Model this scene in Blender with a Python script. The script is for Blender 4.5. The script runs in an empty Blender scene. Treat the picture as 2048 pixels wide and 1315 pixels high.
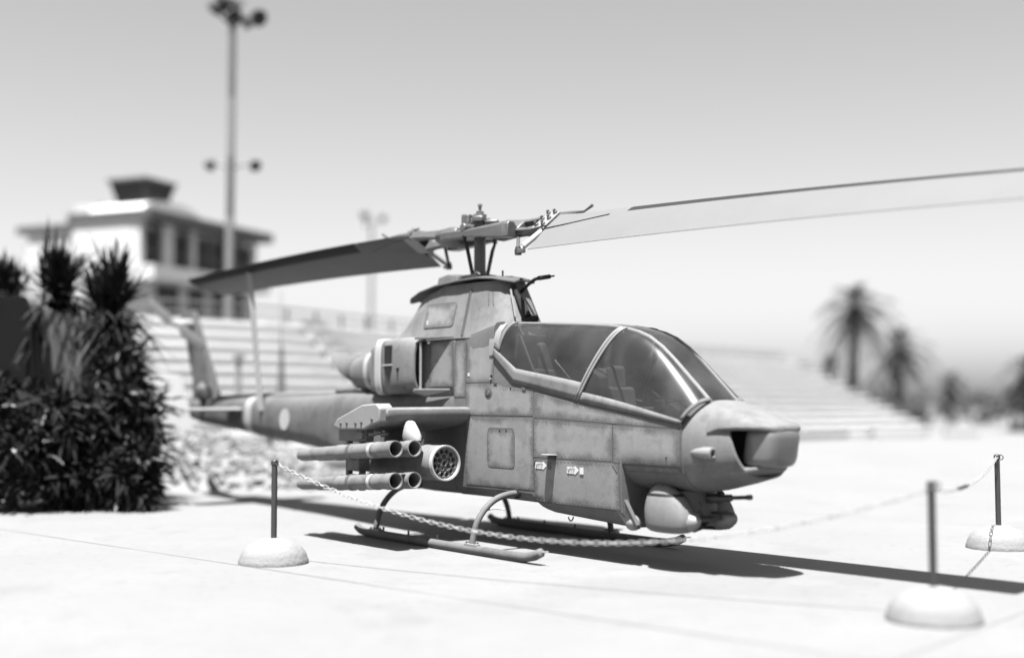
import bpy, bmesh, math, random
from mathutils import Vector, Matrix
random.seed(7)
sc = bpy.context.scene
COL = sc.collection
R = math.radians

# ------------------------------------------------------------------ camera
CW, CH, FPX = 2048.0, 1315.0, 2425.0
CAM = Vector((12.199, -9.228, 1.713))
YAW, PITCH = R(141.37), R(3.355)
FW = Vector((math.cos(YAW)*math.cos(PITCH), math.sin(YAW)*math.cos(PITCH), math.sin(PITCH)))
RT = Vector((math.sin(YAW), -math.cos(YAW), 0))
UP = RT.cross(FW)
cd = bpy.data.cameras.new('camera')
cam = bpy.data.objects.new('camera', cd); COL.objects.link(cam)
m = Matrix((RT, UP, -FW)).transposed().to_4x4(); m.translation = CAM
cam.matrix_world = m
cd.sensor_width = 36; cd.lens = 36*FPX/CW
cd.clip_start = .1; cd.clip_end = 3000
cd.dof.use_dof = True; cd.dof.focus_distance = 13.6; cd.dof.aperture_fstop = .0426/.19
cd.dof.aperture_blades = 0
sc.camera = cam

# ------------------------------------------------------------------ sky, sun, exposure
SUN = Vector((.20, -.27, 1)).normalized()
w = bpy.data.worlds.new('World'); sc.world = w; w.use_nodes = True
nt = w.node_tree; nt.nodes.clear()
sky = nt.nodes.new('ShaderNodeTexSky'); sky.sky_type = 'NISHITA'; sky.sun_disc = False
sky.sun_elevation = math.asin(SUN.z); sky.sun_rotation = math.atan2(SUN.x, SUN.y)
sky.air_density = .95; sky.dust_density = 1.9; sky.ozone_density = 1.0
bw = nt.nodes.new('ShaderNodeSeparateColor')      # black and white film behind a yellow filter: one grey channel
bg = nt.nodes.new('ShaderNodeBackground'); bg.inputs['Strength'].default_value = .05
wo = nt.nodes.new('ShaderNodeOutputWorld')
nt.links.new(sky.outputs[0], bw.inputs[0]); nt.links.new(bw.outputs[1], bg.inputs['Color'])
nt.links.new(bg.outputs[0], wo.inputs['Surface'])
sl = bpy.data.lights.new('sun', 'SUN'); sl.energy = 5.0; sl.angle = R(.53); sl.color = (1, 1, 1)
so = bpy.data.objects.new('sun', sl); COL.objects.link(so)
so.rotation_euler = SUN.to_track_quat('Z', 'Y').to_euler(); so.location = (0, 0, 30)
vs = sc.view_settings
sc.display_settings.display_device = 'sRGB'
vs.view_transform = 'Standard'; vs.look = 'None'; vs.exposure = 2.17; vs.gamma = 1
sc.render.engine = 'CYCLES'
sc.cycles.max_bounces = 8; sc.cycles.transparent_max_bounces = 16
sc.cycles.use_denoising = True

# ------------------------------------------------------------------ materials (the picture is black and white: every colour is a grey)
def mat(name, v, rough=.6, metal=0., var=.0, scale=3., bump=0., bscale=60., spots=0., streak=0., edge=None, spec=.5, detail=6, patch=None):
    M = bpy.data.materials.new(name); M.use_nodes = True
    t = M.node_tree; N = t.nodes; L = t.links
    p = N['Principled BSDF']
    p.inputs['Roughness'].default_value = rough; p.inputs['Metallic'].default_value = metal
    p.inputs['Specular IOR Level'].default_value = spec
    tc = N.new('ShaderNodeTexCoord')
    def math_(op, a, b, clamp=False):
        n = N.new('ShaderNodeMath'); n.operation = op; n.use_clamp = clamp
        for i, x in enumerate((a, b)):
            if isinstance(x, (int, float)): n.inputs[i].default_value = x
            else: L.new(x, n.inputs[i])
        return n.outputs[0]
    def noise(s, d=detail, rg=.55, mp=None):
        n = N.new('ShaderNodeTexNoise'); n.inputs['Scale'].default_value = s
        n.inputs['Detail'].default_value = d; n.inputs['Roughness'].default_value = rg
        if mp:
            q = N.new('ShaderNodeMapping'); q.inputs['Scale'].default_value = mp
            L.new(tc.outputs['Object'], q.inputs[0]); L.new(q.outputs[0], n.inputs['Vector'])
        else: L.new(tc.outputs['Object'], n.inputs['Vector'])
        return n.outputs['Fac']
    val = None
    k = 1.0
    fac = math_('ADD', 0, 1)
    if var:
        a = math_('MULTIPLY_ADD', noise(scale), var*4)
        a.node.inputs[2].default_value = 1-var*2
        b = math_('MULTIPLY_ADD', noise(scale*9, 4), var*1.6); b.node.inputs[2].default_value = 1-var*.8
        fac = math_('MULTIPLY', a, b)
    if streak:
        s = math_('MULTIPLY_ADD', noise(1, 5, .6, (9, 9, .7)), streak*4); s.node.inputs[2].default_value = 1-streak*2
        fac = math_('MULTIPLY', fac, s)
    if spots:
        r = N.new('ShaderNodeMapRange'); r.inputs['From Min'].default_value = .60; r.inputs['From Max'].default_value = .72
        L.new(noise(scale*22, 3), r.inputs['Value'])
        s = math_('MULTIPLY_ADD', r.outputs[0], -spots); s.node.inputs[2].default_value = 1
        fac = math_('MULTIPLY', fac, s)
    if patch:                      # touched-up or stained areas with their own outline: (factor, scale)
        for k_, th_ in ((1.0, .56), (2.7, .60)):
            r = N.new('ShaderNodeMapRange'); r.inputs['From Min'].default_value = th_; r.inputs['From Max'].default_value = th_+.035
            r.inputs['To Min'].default_value = 1; r.inputs['To Max'].default_value = patch[0]
            L.new(noise(patch[1]*k_, 5, .6), r.inputs['Value']); fac = math_('MULTIPLY', fac, r.outputs[0])
    if edge:
        at = N.new('ShaderNodeAttribute'); at.attribute_name = 'edge'
        r = N.new('ShaderNodeMapRange'); r.interpolation_type = 'SMOOTHSTEP'
        d = math_('MULTIPLY_ADD', noise(4.5, 5), .24); d.node.inputs[2].default_value = -.12
        L.new(math_('ADD', at.outputs['Fac'], d), r.inputs['Value'])
        r.inputs['From Min'].default_value = edge[1]; r.inputs['From Max'].default_value = edge[2]
        r.inputs['To Min'].default_value = edge[0]; r.inputs['To Max'].default_value = 1
        fac = math_('MULTIPLY', fac, r.outputs[0])
    out = math_('MULTIPLY', fac, v, True)
    cc = N.new('ShaderNodeCombineColor')
    for i in range(3): L.new(out, cc.inputs[i])
    L.new(cc.outputs[0], p.inputs['Base Color'])
    if bump:
        b = N.new('ShaderNodeBump'); b.inputs['Strength'].default_value = bump; b.inputs['Distance'].default_value = .02
        L.new(noise(bscale, 4), b.inputs['Height']); L.new(b.outputs[0], p.inputs['Normal'])
    return M
def glass(name, tint, haze, rough=.05):
    M = bpy.data.materials.new(name); M.use_nodes = True
    t = M.node_tree; N = t.nodes; L = t.links; N.clear()
    o = N.new('ShaderNodeOutputMaterial')
    tr = N.new('ShaderNodeBsdfTransparent'); tr.inputs[0].default_value = (tint, tint, tint, 1)
    gl = N.new('ShaderNodeBsdfGlossy'); gl.inputs['Roughness'].default_value = rough
    gl.inputs['Color'].default_value = (.9, .9, .9, 1)
    df = N.new('ShaderNodeBsdfDiffuse'); df.inputs[0].default_value = (.55, .55, .55, 1)
    fr = N.new('ShaderNodeFresnel'); fr.inputs[0].default_value = 1.5
    m1 = N.new('ShaderNodeMixShader'); m1.inputs[0].default_value = haze
    tx = N.new('ShaderNodeTexCoord'); nz = N.new('ShaderNodeTexNoise'); nz.inputs['Scale'].default_value = 2.2; nz.inputs['Detail'].default_value = 5
    mr = N.new('ShaderNodeMapRange'); mr.inputs['From Min'].default_value = .3; mr.inputs['From Max'].default_value = .75
    mr.inputs['To Min'].default_value = haze*.45; mr.inputs['To Max'].default_value = haze*1.8
    L.new(tx.outputs['Object'], nz.inputs['Vector']); L.new(nz.outputs['Fac'], mr.inputs['Value']); L.new(mr.outputs[0], m1.inputs[0])
    m2 = N.new('ShaderNodeMixShader')
    L.new(tr.outputs[0], m1.inputs[1]); L.new(df.outputs[0], m1.inputs[2])
    L.new(fr.outputs[0], m2.inputs[0]); L.new(m1.outputs[0], m2.inputs[1]); L.new(gl.outputs[0], m2.inputs[2])
    L.new(m2.outputs[0], o.inputs[0])
    return M
M = {}
M['paint'] = mat('worn_grey_paint', 0.072, .72, var=.17, scale=2.1, streak=.09, spots=.25, bump=.14, bscale=9, spec=.3, patch=(.82, 1.7))
M['panel'] = mat('bleached_panel_paint', 0.134, .72, var=.09, scale=3, streak=.06, spots=.2, edge=(.52, .0, .10), bump=.14, bscale=9, spec=.3, patch=(.89, 2.4))
M['plate'] = mat('dark_worn_paint', .045, .7, var=.15, scale=3, spec=.3)
M['cowl'] = mat('faded_cowl_paint', .098, .72, var=.13, scale=2.4, streak=.09, spots=.2, bump=.14, bscale=9, spec=.3, patch=(.85, 2.0))
M['light'] = mat('light_grey_paint', 0.135, .5, var=.08, scale=3, spots=.1)
M['pale'] = mat('pale_worn_paint', 0.225, .45, var=.08, scale=5)
M['dark'] = mat('dark_grey_paint', 0.025, .55, var=.1, scale=4)
M['black'] = mat('black_rubber', 0.008, .7, var=.1, scale=6, spec=.25)
M['seam'] = mat('seam_sealant', .03, .8)
M['metal'] = mat('bare_metal', 0.4, .38, metal=.8, var=.12, scale=9)
M['hub'] = mat('hub_painted_metal', 0.066, .45, metal=.25, var=.16, scale=9, spots=.3)
M['gunmetal'] = mat('gun_metal', 0.04, .4, metal=.5, var=.1)
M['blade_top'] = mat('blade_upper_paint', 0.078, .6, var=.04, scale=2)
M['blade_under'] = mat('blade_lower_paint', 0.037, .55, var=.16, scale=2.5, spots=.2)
M['cockpit'] = mat('cockpit_grey', 0.02, .7, var=.15, scale=5)
M['seat'] = mat('seat_cloth', 0.04, .9, var=.15, scale=9)
M['glass_rear'] = glass('rear_canopy_glass', .50, .03, .12)
M['glass_front'] = glass('front_canopy_glass', .58, .025, .24)
M['lens'] = mat('sensor_housing', 0.1, .3, var=.06, scale=6, streak=.06)
M['tube'] = mat('launch_tube_paint', 0.1, .65, var=.16, scale=7, spots=.35, spec=.3, patch=(.78, 4))
M['white'] = mat('white_paint', 0.34, .6, var=.05, scale=4, spots=.08)
M['chain'] = mat('galvanised_chain', 0.23, .5, metal=.1, var=.08, scale=30)
M['post'] = mat('weathered_post', 0.02, .55, var=.15, scale=12)
M['concrete_dome'] = mat('whitewashed_concrete', 0.142, .9, var=.10, scale=5, bump=.5, bscale=22, spots=.12, patch=(.92, 5), spec=.2)
M['ground'] = mat('sunlit_concrete', 0.112, .9, var=.075, scale=.42, bump=.3, bscale=90, spots=.22, detail=12, patch=(.93, .33))
M['joint'] = mat('joint_sealant', 0.102, .9, var=.2, scale=3)
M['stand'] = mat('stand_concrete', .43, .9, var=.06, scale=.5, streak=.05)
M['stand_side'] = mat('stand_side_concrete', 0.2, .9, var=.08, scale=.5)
M['stone'] = mat('pale_rubble', 0.115, .9, var=.18, scale=2, spots=.2)
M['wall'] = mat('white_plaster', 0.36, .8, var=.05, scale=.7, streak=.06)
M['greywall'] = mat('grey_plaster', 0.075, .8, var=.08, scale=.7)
M['window'] = mat('dark_glazing', 0.01, .3, spec=.25)
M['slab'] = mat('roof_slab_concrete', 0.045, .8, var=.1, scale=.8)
M['steel'] = mat('galvanised_steel', 0.12, .6, metal=.1, var=.07, scale=2)
M['steel_dark'] = mat('painted_steel', 0.06, .6, var=.07, scale=2)
M['lamp'] = mat('lamp_housing', 0.03, .5)
M['leaf'] = mat('dark_leaf', 0.009, .8, var=.2, scale=1.5, spec=.12)
M['leaf2'] = mat('mid_leaf', 0.03, .5, var=.2, scale=1.5, spec=.4)
M['palmleaf'] = mat('palm_leaf', 0.036, .55, var=.2, scale=.6)
M['bark'] = mat('bark', 0.035, .95, var=.2, scale=2, bump=.6, bscale=12)
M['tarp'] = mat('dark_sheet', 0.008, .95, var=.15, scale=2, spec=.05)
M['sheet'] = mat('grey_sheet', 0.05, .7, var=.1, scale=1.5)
M['far'] = mat('far_foliage', 0.04, .9, var=.3, scale=.25)
M['strap'] = mat('webbing_strap', 0.17, .9)

# ------------------------------------------------------------------ mesh helpers
def empty(name, loc=(0, 0, 0), parent=None):
    o = bpy.data.objects.new(name, None); COL.objects.link(o); o.location = loc; o.parent = parent
    o.empty_display_size = .2
    return o
def tag(o, label=None, cat=None, group=None, kind=None):
    if label: o['label'] = label
    if cat: o['category'] = cat
    if group: o['group'] = group
    if kind: o['kind'] = kind
    return o
def link(name, me, parent=None):
    o = bpy.data.objects.new(name, me); COL.objects.link(o); o.parent = parent
    return o
def frame_of(d, hint=Vector((0, 0, 1))):
    d = Vector(d).normalized()
    if abs(d.dot(hint)) > .97: hint = Vector((1, 0, 0))
    a = hint.cross(d).normalized(); b = d.cross(a)
    return a, b
class MB:
    def __init__(s): s.v = []; s.f = []; s.m = []; s.att = None
    def add(s, vs_, fs, mi=0):
        o = len(s.v); s.v += [tuple(x) for x in vs_]
        for f in fs: s.f.append(tuple(i+o for i in f)); s.m.append(mi)
        return s
    def box(s, c, size, rot=None, mi=0, taper=1.):
        c = Vector(c); hx, hy, hz = [x/2 for x in size]
        pts = []
        for z in (-1, 1):
            k = taper if z > 0 else 1
            for x, y in ((-1, -1), (1, -1), (1, 1), (-1, 1)):
                p = Vector((x*hx*k, y*hy*k, z*hz))
                if rot is not None: p = rot @ p
                pts.append(c+p)
        return s.add(pts, [(3, 2, 1, 0), (4, 5, 6, 7), (0, 1, 5, 4), (1, 2, 6, 5), (2, 3, 7, 6), (3, 0, 4, 7)], mi)
    def tube(s, pts, rad, n=10, cap=True, mi=0, sy=1.):
        pts = [Vector(p) for p in pts]
        if not isinstance(rad, (list, tuple)): rad = [rad]*len(pts)
        rings = []; a = None
        for i, p in enumerate(pts):
            d = (pts[min(i+1, len(pts)-1)]-pts[max(i-1, 0)]).normalized()
            if a is None: a, b = frame_of(d)
            else:
                a = (a-d*a.dot(d)).normalized(); b = d.cross(a)
            rings.append([p+a*math.cos(t)*rad[i]+b*math.sin(t)*rad[i]*sy for t in [2*math.pi*k/n for k in range(n)]])
        return s.rings(rings, cap, mi)
    def rings(s, rings, cap=True, mi=0, closed=True):
        n = len(rings[0]); vv = [p for r in rings for p in r]; ff = []
        for i in range(len(rings)-1):
            for k in range(n if closed else n-1):
                ff.append((i*n+k, i*n+(k+1) % n, (i+1)*n+(k+1) % n, (i+1)*n+k))
        if cap is True or cap == 'both' or cap == 'start': ff.append(tuple(reversed(range(n))))
        if cap is True or cap == 'both' or cap == 'end': ff.append(tuple((len(rings)-1)*n+k for k in range(n)))
        return s.add(vv, ff, mi)
    def lathe(s, prof, origin=(0, 0, 0), axis=(0, 0, 1), n=20, cap=True, mi=0):
        ax = Vector(axis).normalized(); a, b = frame_of(ax); o = Vector(origin)
        return s.rings([[o+ax*h+(a*math.cos(2*math.pi*k/n)+b*math.sin(2*math.pi*k/n))*max(r, 1e-4) for k in range(n)] for r, h in prof], cap, mi)
    def prism(s, poly, d, mi=0):
        d = Vector(d); n = len(poly); A = [Vector(p) for p in poly]; B = [p+d for p in A]
        ff = [tuple(range(n)), tuple(reversed(range(n, 2*n)))]
        for k in range(n): ff.append((k, k+n, (k+1) % n+n, (k+1) % n))
        return s.add(A+B, ff, mi)
    def grid(s, P, mi=0):
        nu, nv = len(P), len(P[0]); ff = []
        for i in range(nu-1):
            for j in range(nv-1): ff.append((i*nv+j, (i+1)*nv+j, (i+1)*nv+j+1, i*nv+j+1))
        return s.add([p for r in P for p in r], ff, mi)
    def mesh(s, name, mats, smooth=35):
        me = bpy.data.meshes.new(name); me.from_pydata(s.v, [], s.f)
        for x in (mats if isinstance(mats, (list, tuple)) else [mats]): me.materials.append(M[x] if isinstance(x, str) else x)
        me.polygons.foreach_set('material_index', s.m)
        bm = bmesh.new(); bm.from_mesh(me); bmesh.ops.recalc_face_normals(bm, faces=bm.faces); bm.to_mesh(me); bm.free()
        if smooth:
            me.polygons.foreach_set('use_smooth', [True]*len(me.polygons)); me.set_sharp_from_angle(angle=R(smooth))
        me.update()
        return me
    def build(s, name, mats, parent=None, smooth=35, bevel=0, solid=0, seg=2):
        o = link(name, s.mesh(name, mats, smooth), parent)
        if solid:
            q = o.modifiers.new('solid', 'SOLIDIFY'); q.thickness = solid; q.offset = 0
        if bevel:
            q = o.modifiers.new('bevel', 'BEVEL'); q.width = bevel; q.segments = seg; q.limit_method = 'ANGLE'; q.angle_limit = R(40)
        return o
def interp(tab, x):
    if x <= tab[0][0]: return tab[0][1:]
    for a, b in zip(tab, tab[1:]):
        if x <= b[0]:
            t = (x-a[0])/(b[0]-a[0]); return tuple(p+(q-p)*t for p, q in zip(a[1:], b[1:]))
    return tab[-1][1:]
def spline(pts, n):
    pts = [Vector(p) for p in pts]; P = [pts[0]*2-pts[1]]+pts+[pts[-1]*2-pts[-2]]; out = []
    for i in range(1, len(P)-2):
        for k in range(n):
            t = k/n; a, b, c, d = P[i-1:i+3]
            out.append(.5*((2*b)+(c-a)*t+(2*a-5*b+4*c-d)*t*t+(3*b-a-3*c+d)*t**3))
    return out+[pts[-1]]
def sell(x, wd, zb, zt, nb=4., ntp=4., zc=None, k=9, shear=0.):
    """closed superellipse ring in the plane x"""
    if zc is None: zc = (zb+zt)/2
    ring = []
    for i in range(4*k):
        t = 2*math.pi*i/(4*k); c, s_ = math.cos(t), math.sin(t); n = ntp if s_ >= 0 else nb; h = (zt-zc) if s_ >= 0 else (zc-zb)
        y = math.copysign(abs(c)**(2/n), c)*wd; z = zc+math.copysign(abs(s_)**(2/n), s_)*h
        ring.append((x+shear*(zc-z), y, z))
    return ring
def at(px, py, depth):
    """a point of the place at a given distance in front of the lens"""
    return CAM+(FW+RT*((px-CW/2)/FPX)+UP*((CH/2-py)/FPX))*depth
def gnd(px, depth, z=0.):
    p = at(px, 800, depth); return Vector((p.x, p.y, z))

# ------------------------------------------------------------------ ground
g = MB(); S = 900
g.grid([[(-S+i*S/4., -S+j*S/4., 0) for j in range(9)] for i in range(9)])
ground = tag(g.build('ground', 'ground', smooth=0), 'pale sunlit concrete apron running out to the horizon', 'ground', kind='structure')
def joint(p, q, wd=.02):
    p = Vector(p); q = Vector(q); n = (q-p).cross(Vector((0, 0, 1))).normalized()*wd/2
    mb = MB(); k = 24; P = []
    for i in range(k+1):
        c = p+(q-p)*i/k; wv = 1+.5*math.sin(i*2.3)
        P.append([c-n*wv+Vector((0, 0, .004)), c+n*wv+Vector((0, 0, .004))])
    mb.grid(P); return mb.build('expansion_joint', 'joint', ground, smooth=0)
fx = Vector((.985, .17, 0)).normalized(); fy = Vector((-fx.y, fx.x, 0))
jo = Vector((4.8, -2.75, 0))
for k in (0, 2): joint(jo+fy*4.6*k-fx*22, jo+fy*4.6*k+fx*16, .014)
for k in (-3, 1): joint(jo+fx*(4.6*k-1.9)-fy*9, jo+fx*(4.6*k-1.9)+fy*16, .012)
random.seed(3)

# ------------------------------------------------------------------ grandstand behind
def cw(X, z, h=0.):
    f = Vector((math.cos(YAW), math.sin(YAW), 0)); p = Vector((CAM.x, CAM.y, 0))+f*z+RT*X; p.z = h; return p
bot = [(-10.5, 21.5), (-6.2, 26.7), (-1.5, 34.5), (6, 46), (13, 54), (21, 61)]
top = [(-17, 24), (-12.2, 29), (-7.1, 33.5), (-3.8, 39.5), (4.0, 51.5), (9.3, 60), (15, 67.5)]
def poly(tab, n):
    pts = spline([(a, b, 0) for a, b in tab], 8); L_ = [0]
    for a, b in zip(pts, pts[1:]): L_.append(L_[-1]+(b-a).length)
    out = []
    for i in range(n+1):
        d = L_[-1]*i/n; k = max(j for j in range(len(L_)) if L_[j] <= d+1e-9); k = min(k, len(pts)-2)
        t = (d-L_[k])/(L_[k+1]-L_[k]); out.append(pts[k].lerp(pts[k+1], t))
    return out
NS, NR, HT = 24, 12, 3.85
B_, T_ = poly(bot, NS), poly(top, NS)
stand = empty('grandstand', cw(-1, 34)); tag(stand, 'long pale stepped concrete grandstand behind the helicopter', 'grandstand')
inv = stand.location.copy()
for r in range(NR):
    f0, f1 = r/NR, (r+1)/NR; z1 = .35+(HT-.35)*r/(NR-1); P = []
    nose_f = f0-.026
    for i in range(NS+1):
        a = B_[i].lerp(T_[i], nose_f); b = B_[i].lerp(T_[i], f1+.01); a2 = B_[i].lerp(T_[i], f0+.012)
        A = cw(a.x, a.y)-inv; Bv = cw(b.x, b.y)-inv; A2 = cw(a2.x, a2.y)-inv
        zz = Vector((0, 0, 1))
        P.append([A2, A2+zz*(z1-.12), A+zz*(z1-.12), A+zz*z1, Bv+zz*z1, Bv])
    mb = MB(); mb.rings(P, True)
    mb.build('step', 'stand', stand, smooth=0)
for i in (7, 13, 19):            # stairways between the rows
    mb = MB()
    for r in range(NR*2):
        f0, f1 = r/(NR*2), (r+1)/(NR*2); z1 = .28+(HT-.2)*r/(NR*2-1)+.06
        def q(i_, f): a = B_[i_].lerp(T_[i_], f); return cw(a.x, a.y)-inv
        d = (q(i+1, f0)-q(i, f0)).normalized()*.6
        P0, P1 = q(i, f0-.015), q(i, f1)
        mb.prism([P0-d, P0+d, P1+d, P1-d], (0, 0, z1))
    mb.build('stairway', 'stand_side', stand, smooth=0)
# railing along the top row
rail = empty('railing', cw(-3.8, 39.5, HT)); tag(rail, 'thin steel railing along the top row of the grandstand', 'railing')
TT = poly(top, 40)
rp = [cw(p.x, p.y)-cw(-3.8, 39.5) for p in TT]
for i in range(0, 41):
    mb = MB(); p = rp[i]; mb.tube([p+Vector((0, 0, -.1)), p+Vector((0, 0, .48))], .045, 6)
    mb.build('railing_post', 'steel_dark', rail)
for h in (.47, .22):
    mb = MB(); mb.tube([p+Vector((0, 0, h)) for p in rp], .034, 6); mb.build('rail', 'steel_dark', rail)

# low dark blocks at the foot of the stand
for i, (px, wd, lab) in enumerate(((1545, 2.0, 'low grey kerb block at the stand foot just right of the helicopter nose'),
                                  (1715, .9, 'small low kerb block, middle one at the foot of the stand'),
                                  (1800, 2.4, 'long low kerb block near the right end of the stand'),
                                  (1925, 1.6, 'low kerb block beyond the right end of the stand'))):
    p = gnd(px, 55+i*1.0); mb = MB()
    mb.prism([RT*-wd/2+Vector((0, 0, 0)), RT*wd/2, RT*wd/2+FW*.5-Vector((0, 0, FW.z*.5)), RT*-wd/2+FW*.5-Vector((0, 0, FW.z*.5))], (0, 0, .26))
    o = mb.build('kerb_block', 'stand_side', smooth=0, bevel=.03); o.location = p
    tag(o, lab, 'kerb', 'kerb blocks along the foot of the stand')

# ------------------------------------------------------------------ control building
bx, by = -13.9, 45.0
BD = Vector((.39, .92)).normalized(); BE = Vector((-.92, .39)).normalized()
bo = cw(bx, by)
def bp(s, t, h):                # s along the right face, t along the left face
    p = Vector((bx, by))+BD*s+BE*t; return cw(p.x, p.y, h)-bo
def bbox(mb, s0, s1, t0, t1, h0, h1, mi=0, grow=0.):
    A = [bp(s0, t0, h0), bp(s1, t0, h0), bp(s1, t1, h0), bp(s0, t1, h0)]
    C = [bp(s0-grow, t0-grow, h1), bp(s1+grow, t0-grow, h1), bp(s1+grow, t1+grow, h1), bp(s0-grow, t1+grow, h1)]
    mb.add(A+C, [(3, 2, 1, 0), (4, 5, 6, 7), (0, 1, 5, 4), (1, 2, 6, 5), (2, 3, 7, 6), (3, 0, 4, 7)], mi)
    return mb
bld = empty('control_building', bo); tag(bld, 'white flat roofed control building with a dark glazed cab on top', 'building')
def part(name, m_, *a, parent=bld, **k): return bbox(MB(), *a, **k).build(name, m_, parent, smooth=0)
part('wall', 'wall', .5, 7.2, .02, 2.6, 0, 6.2)                 # lower storey
part('wall', 'wall', -.02, 7.25, .35, 3.2, 6.75, 8.45)          # upper storey core
part('wall', 'wall', 0, .25, 0, 3.2, 6.75, 8.45)                # white end wall
part('balcony_slab', 'wall', -.1, 7.4, -.75, 3.0, 6.2, 6.75)
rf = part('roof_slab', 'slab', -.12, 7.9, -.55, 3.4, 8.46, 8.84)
part('wall', 'wall', 1.0, 6.0, 3.22, 6.45, 0, 8.35)              # rear left wing
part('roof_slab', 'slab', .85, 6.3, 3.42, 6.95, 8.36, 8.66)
part('chimney', 'white', 1.6, 2.4, 3.5, 4.6, 8.67, 9.5)
for i, (s0, s1) in enumerate(((.35, 1.25), (2.05, 2.95), (3.45, 4.3), (4.45, 5.3), (5.75, 7.1))):
    wn = part('window', 'window', s0, s1, .18, .34, 6.8, 8.2)
    fr = MB()
    for k in (0, 1): bbox(fr, (s0, s1)[k]-.04, (s0, s1)[k]+.04, .10, .175, 6.77, 8.24)
    bbox(fr, s0+.045, s1-.045, .10, .175, 8.12, 8.2); bbox(fr, s0+.045, s1-.045, .10, .175, 7.35, 7.42)
    fr.build('window_frame', 'greywall', wn, smooth=0)
for s0 in (1.35, 3.02, 5.4, 7.15): part('column', 'wall', s0, s0+.55 if s0 == 1.35 else s0+.25, -.05, .17, 6.752, 8.45)
for s0, s1 in ((1.0, 2.3), (2.9, 3.9), (4.4, 6.6)):
    part('window', 'window', s0, s1, -.02, .015, 5.0, 6.1)
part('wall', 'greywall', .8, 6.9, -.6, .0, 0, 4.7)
# vaulted roof and glazed cab
mb = MB(); ring = []
for k in range(13):
    t = math.pi*k/12; ring.append((math.cos(t), math.sin(t)))
P = []
for t0 in (.0, 2.6):
    P.append([bp(1.9+1.75*c, t0, 8.842+.50*s_) for c, s_ in ring])
mb.rings(P, True); mb.build('vault_roof', 'stand', bld, smooth=60)
cab = bbox(MB(), 1.3, 2.6, .95, 2.2, 9.32, 10.2, grow=.24).build('cab', 'window', bld, smooth=0)
for s0 in (1.3, 1.73, 2.17, 2.6):
    k = (s0-1.95)/.65*.24; MB().tube([bp(s0, .93, 9.32), bp(s0+k, .68, 10.2)], .035, 4).build('mullion', 'dark', cab)
bbox(MB(), .98, 2.92, .62, 2.53, 10.205, 10.3).build('cab_roof', 'slab', bld, smooth=0)

# ------------------------------------------------------------------ masts and poles
def floodlight(parent, p, d, s=1.):
    mb = MB(); d = Vector(d).normalized(); p = Vector(p)
    mb.lathe([(.06*s, -.28*s), (.14*s, -.25*s), (.27*s, .05*s), (.29*s, .12*s), (.25*s, .12*s), (.12*s, -.1*s)], p, d, 14)
    o = mb.build('floodlight', 'lamp', parent); return o
fp = gnd(455, 36)
fm = empty('floodlight_mast', fp); tag(fm, 'tall banded floodlight mast in front of the control building', 'light mast')
for z0, z1, m_ in ((0, 3.6, 'steel'), (3.602, 7.2, 'steel'), (7.202, 9.0, 'steel_dark'), (9.002, 10.8, 'steel'), (10.802, 13.1, 'steel_dark')):
    mb = MB(); f = lambda z: .155-.05*z/13.1
    mb.tube([(0, 0, z0), (0, 0, z1)], [f(z0), f(z1)], 12); mb.build('mast_section', m_, fm)
for h, offs in ((8.75, ((-.62, .0), (.72, .0))), (13.15, ((-.5, .42), (.0, .12), (.5, -.02), (.75, .12), (.15, .5), (-.25, .55)))):
    mb = MB()
    for dx, dz in offs: mb.tube([Vector((0, 0, h-.1)), RT*dx*.5+Vector((0, 0, h+.02)), RT*dx+Vector((0, 0, h+dz+.0))], .04, 6)
    mb.build('arm', 'steel_dark', fm)
    for k, (dx, dz) in enumerate(offs):
        floodlight(fm, RT*dx+Vector((0, 0, h+dz)), RT*(1 if dx >= 0 else -1)*.6-FW*.7*(1 if k % 2 else -.6)-Vector((0, 0, .55)), .65 if h < 10 else .95)
lp = gnd(741, 62)
lm = empty('light_pole', lp); tag(lm, 'slender distant light pole with two lamp heads above the rotor', 'light pole')
MB().tube([(0, 0, 0), (0, 0, 10.9)], [.11, .07], 10).build('pole', 'steel_dark', lm)
mb = MB(); mb.tube([RT*-.35+Vector((0, 0, 11.15)), Vector((0, 0, 10.85)), RT*.5+Vector((0, 0, 11.0))], .05, 6); mb.build('arm', 'steel_dark', lm)
for dx, dz, s_ in ((-.35, 11.2, .85), (.55, 11.05, .7), (-.3, 10.75, .4)): floodlight(lm, RT*dx+Vector((0, 0, dz)), RT*(1 if dx > 0 else -1)*.7-FW*.5-Vector((0, 0, .5)), s_)
ap = gnd(562, 29)
am = empty('antenna_mast', ap); tag(am, 'thin antenna mast on a tapered dark foot in front of the stand', 'mast')
MB().tube([(0, 0, 2.6), (-.02, 0, 3.4), (-.07, 0, 4.35)], [.03, .02, .012], 6).build('pole', 'steel', am)
MB().lathe([(.26, 0), (.17, 1.4), (.12, 1.9), (.07, 2.6), (.05, 3.0)], n=6).build('foot', 'steel_dark', am)
sp = gnd(476, 29)
mb = MB(); mb.tube([(0, 0, 0), (0, 0, 2.65)], [.09, .07], 8); mb.box((0, 0, 2.72), (.2, .2, .14))
o = mb.build('stand_post', 'steel'); o.location = sp; tag(o, 'short plain grey post between the floodlight mast and the antenna mast', 'post')

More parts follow.
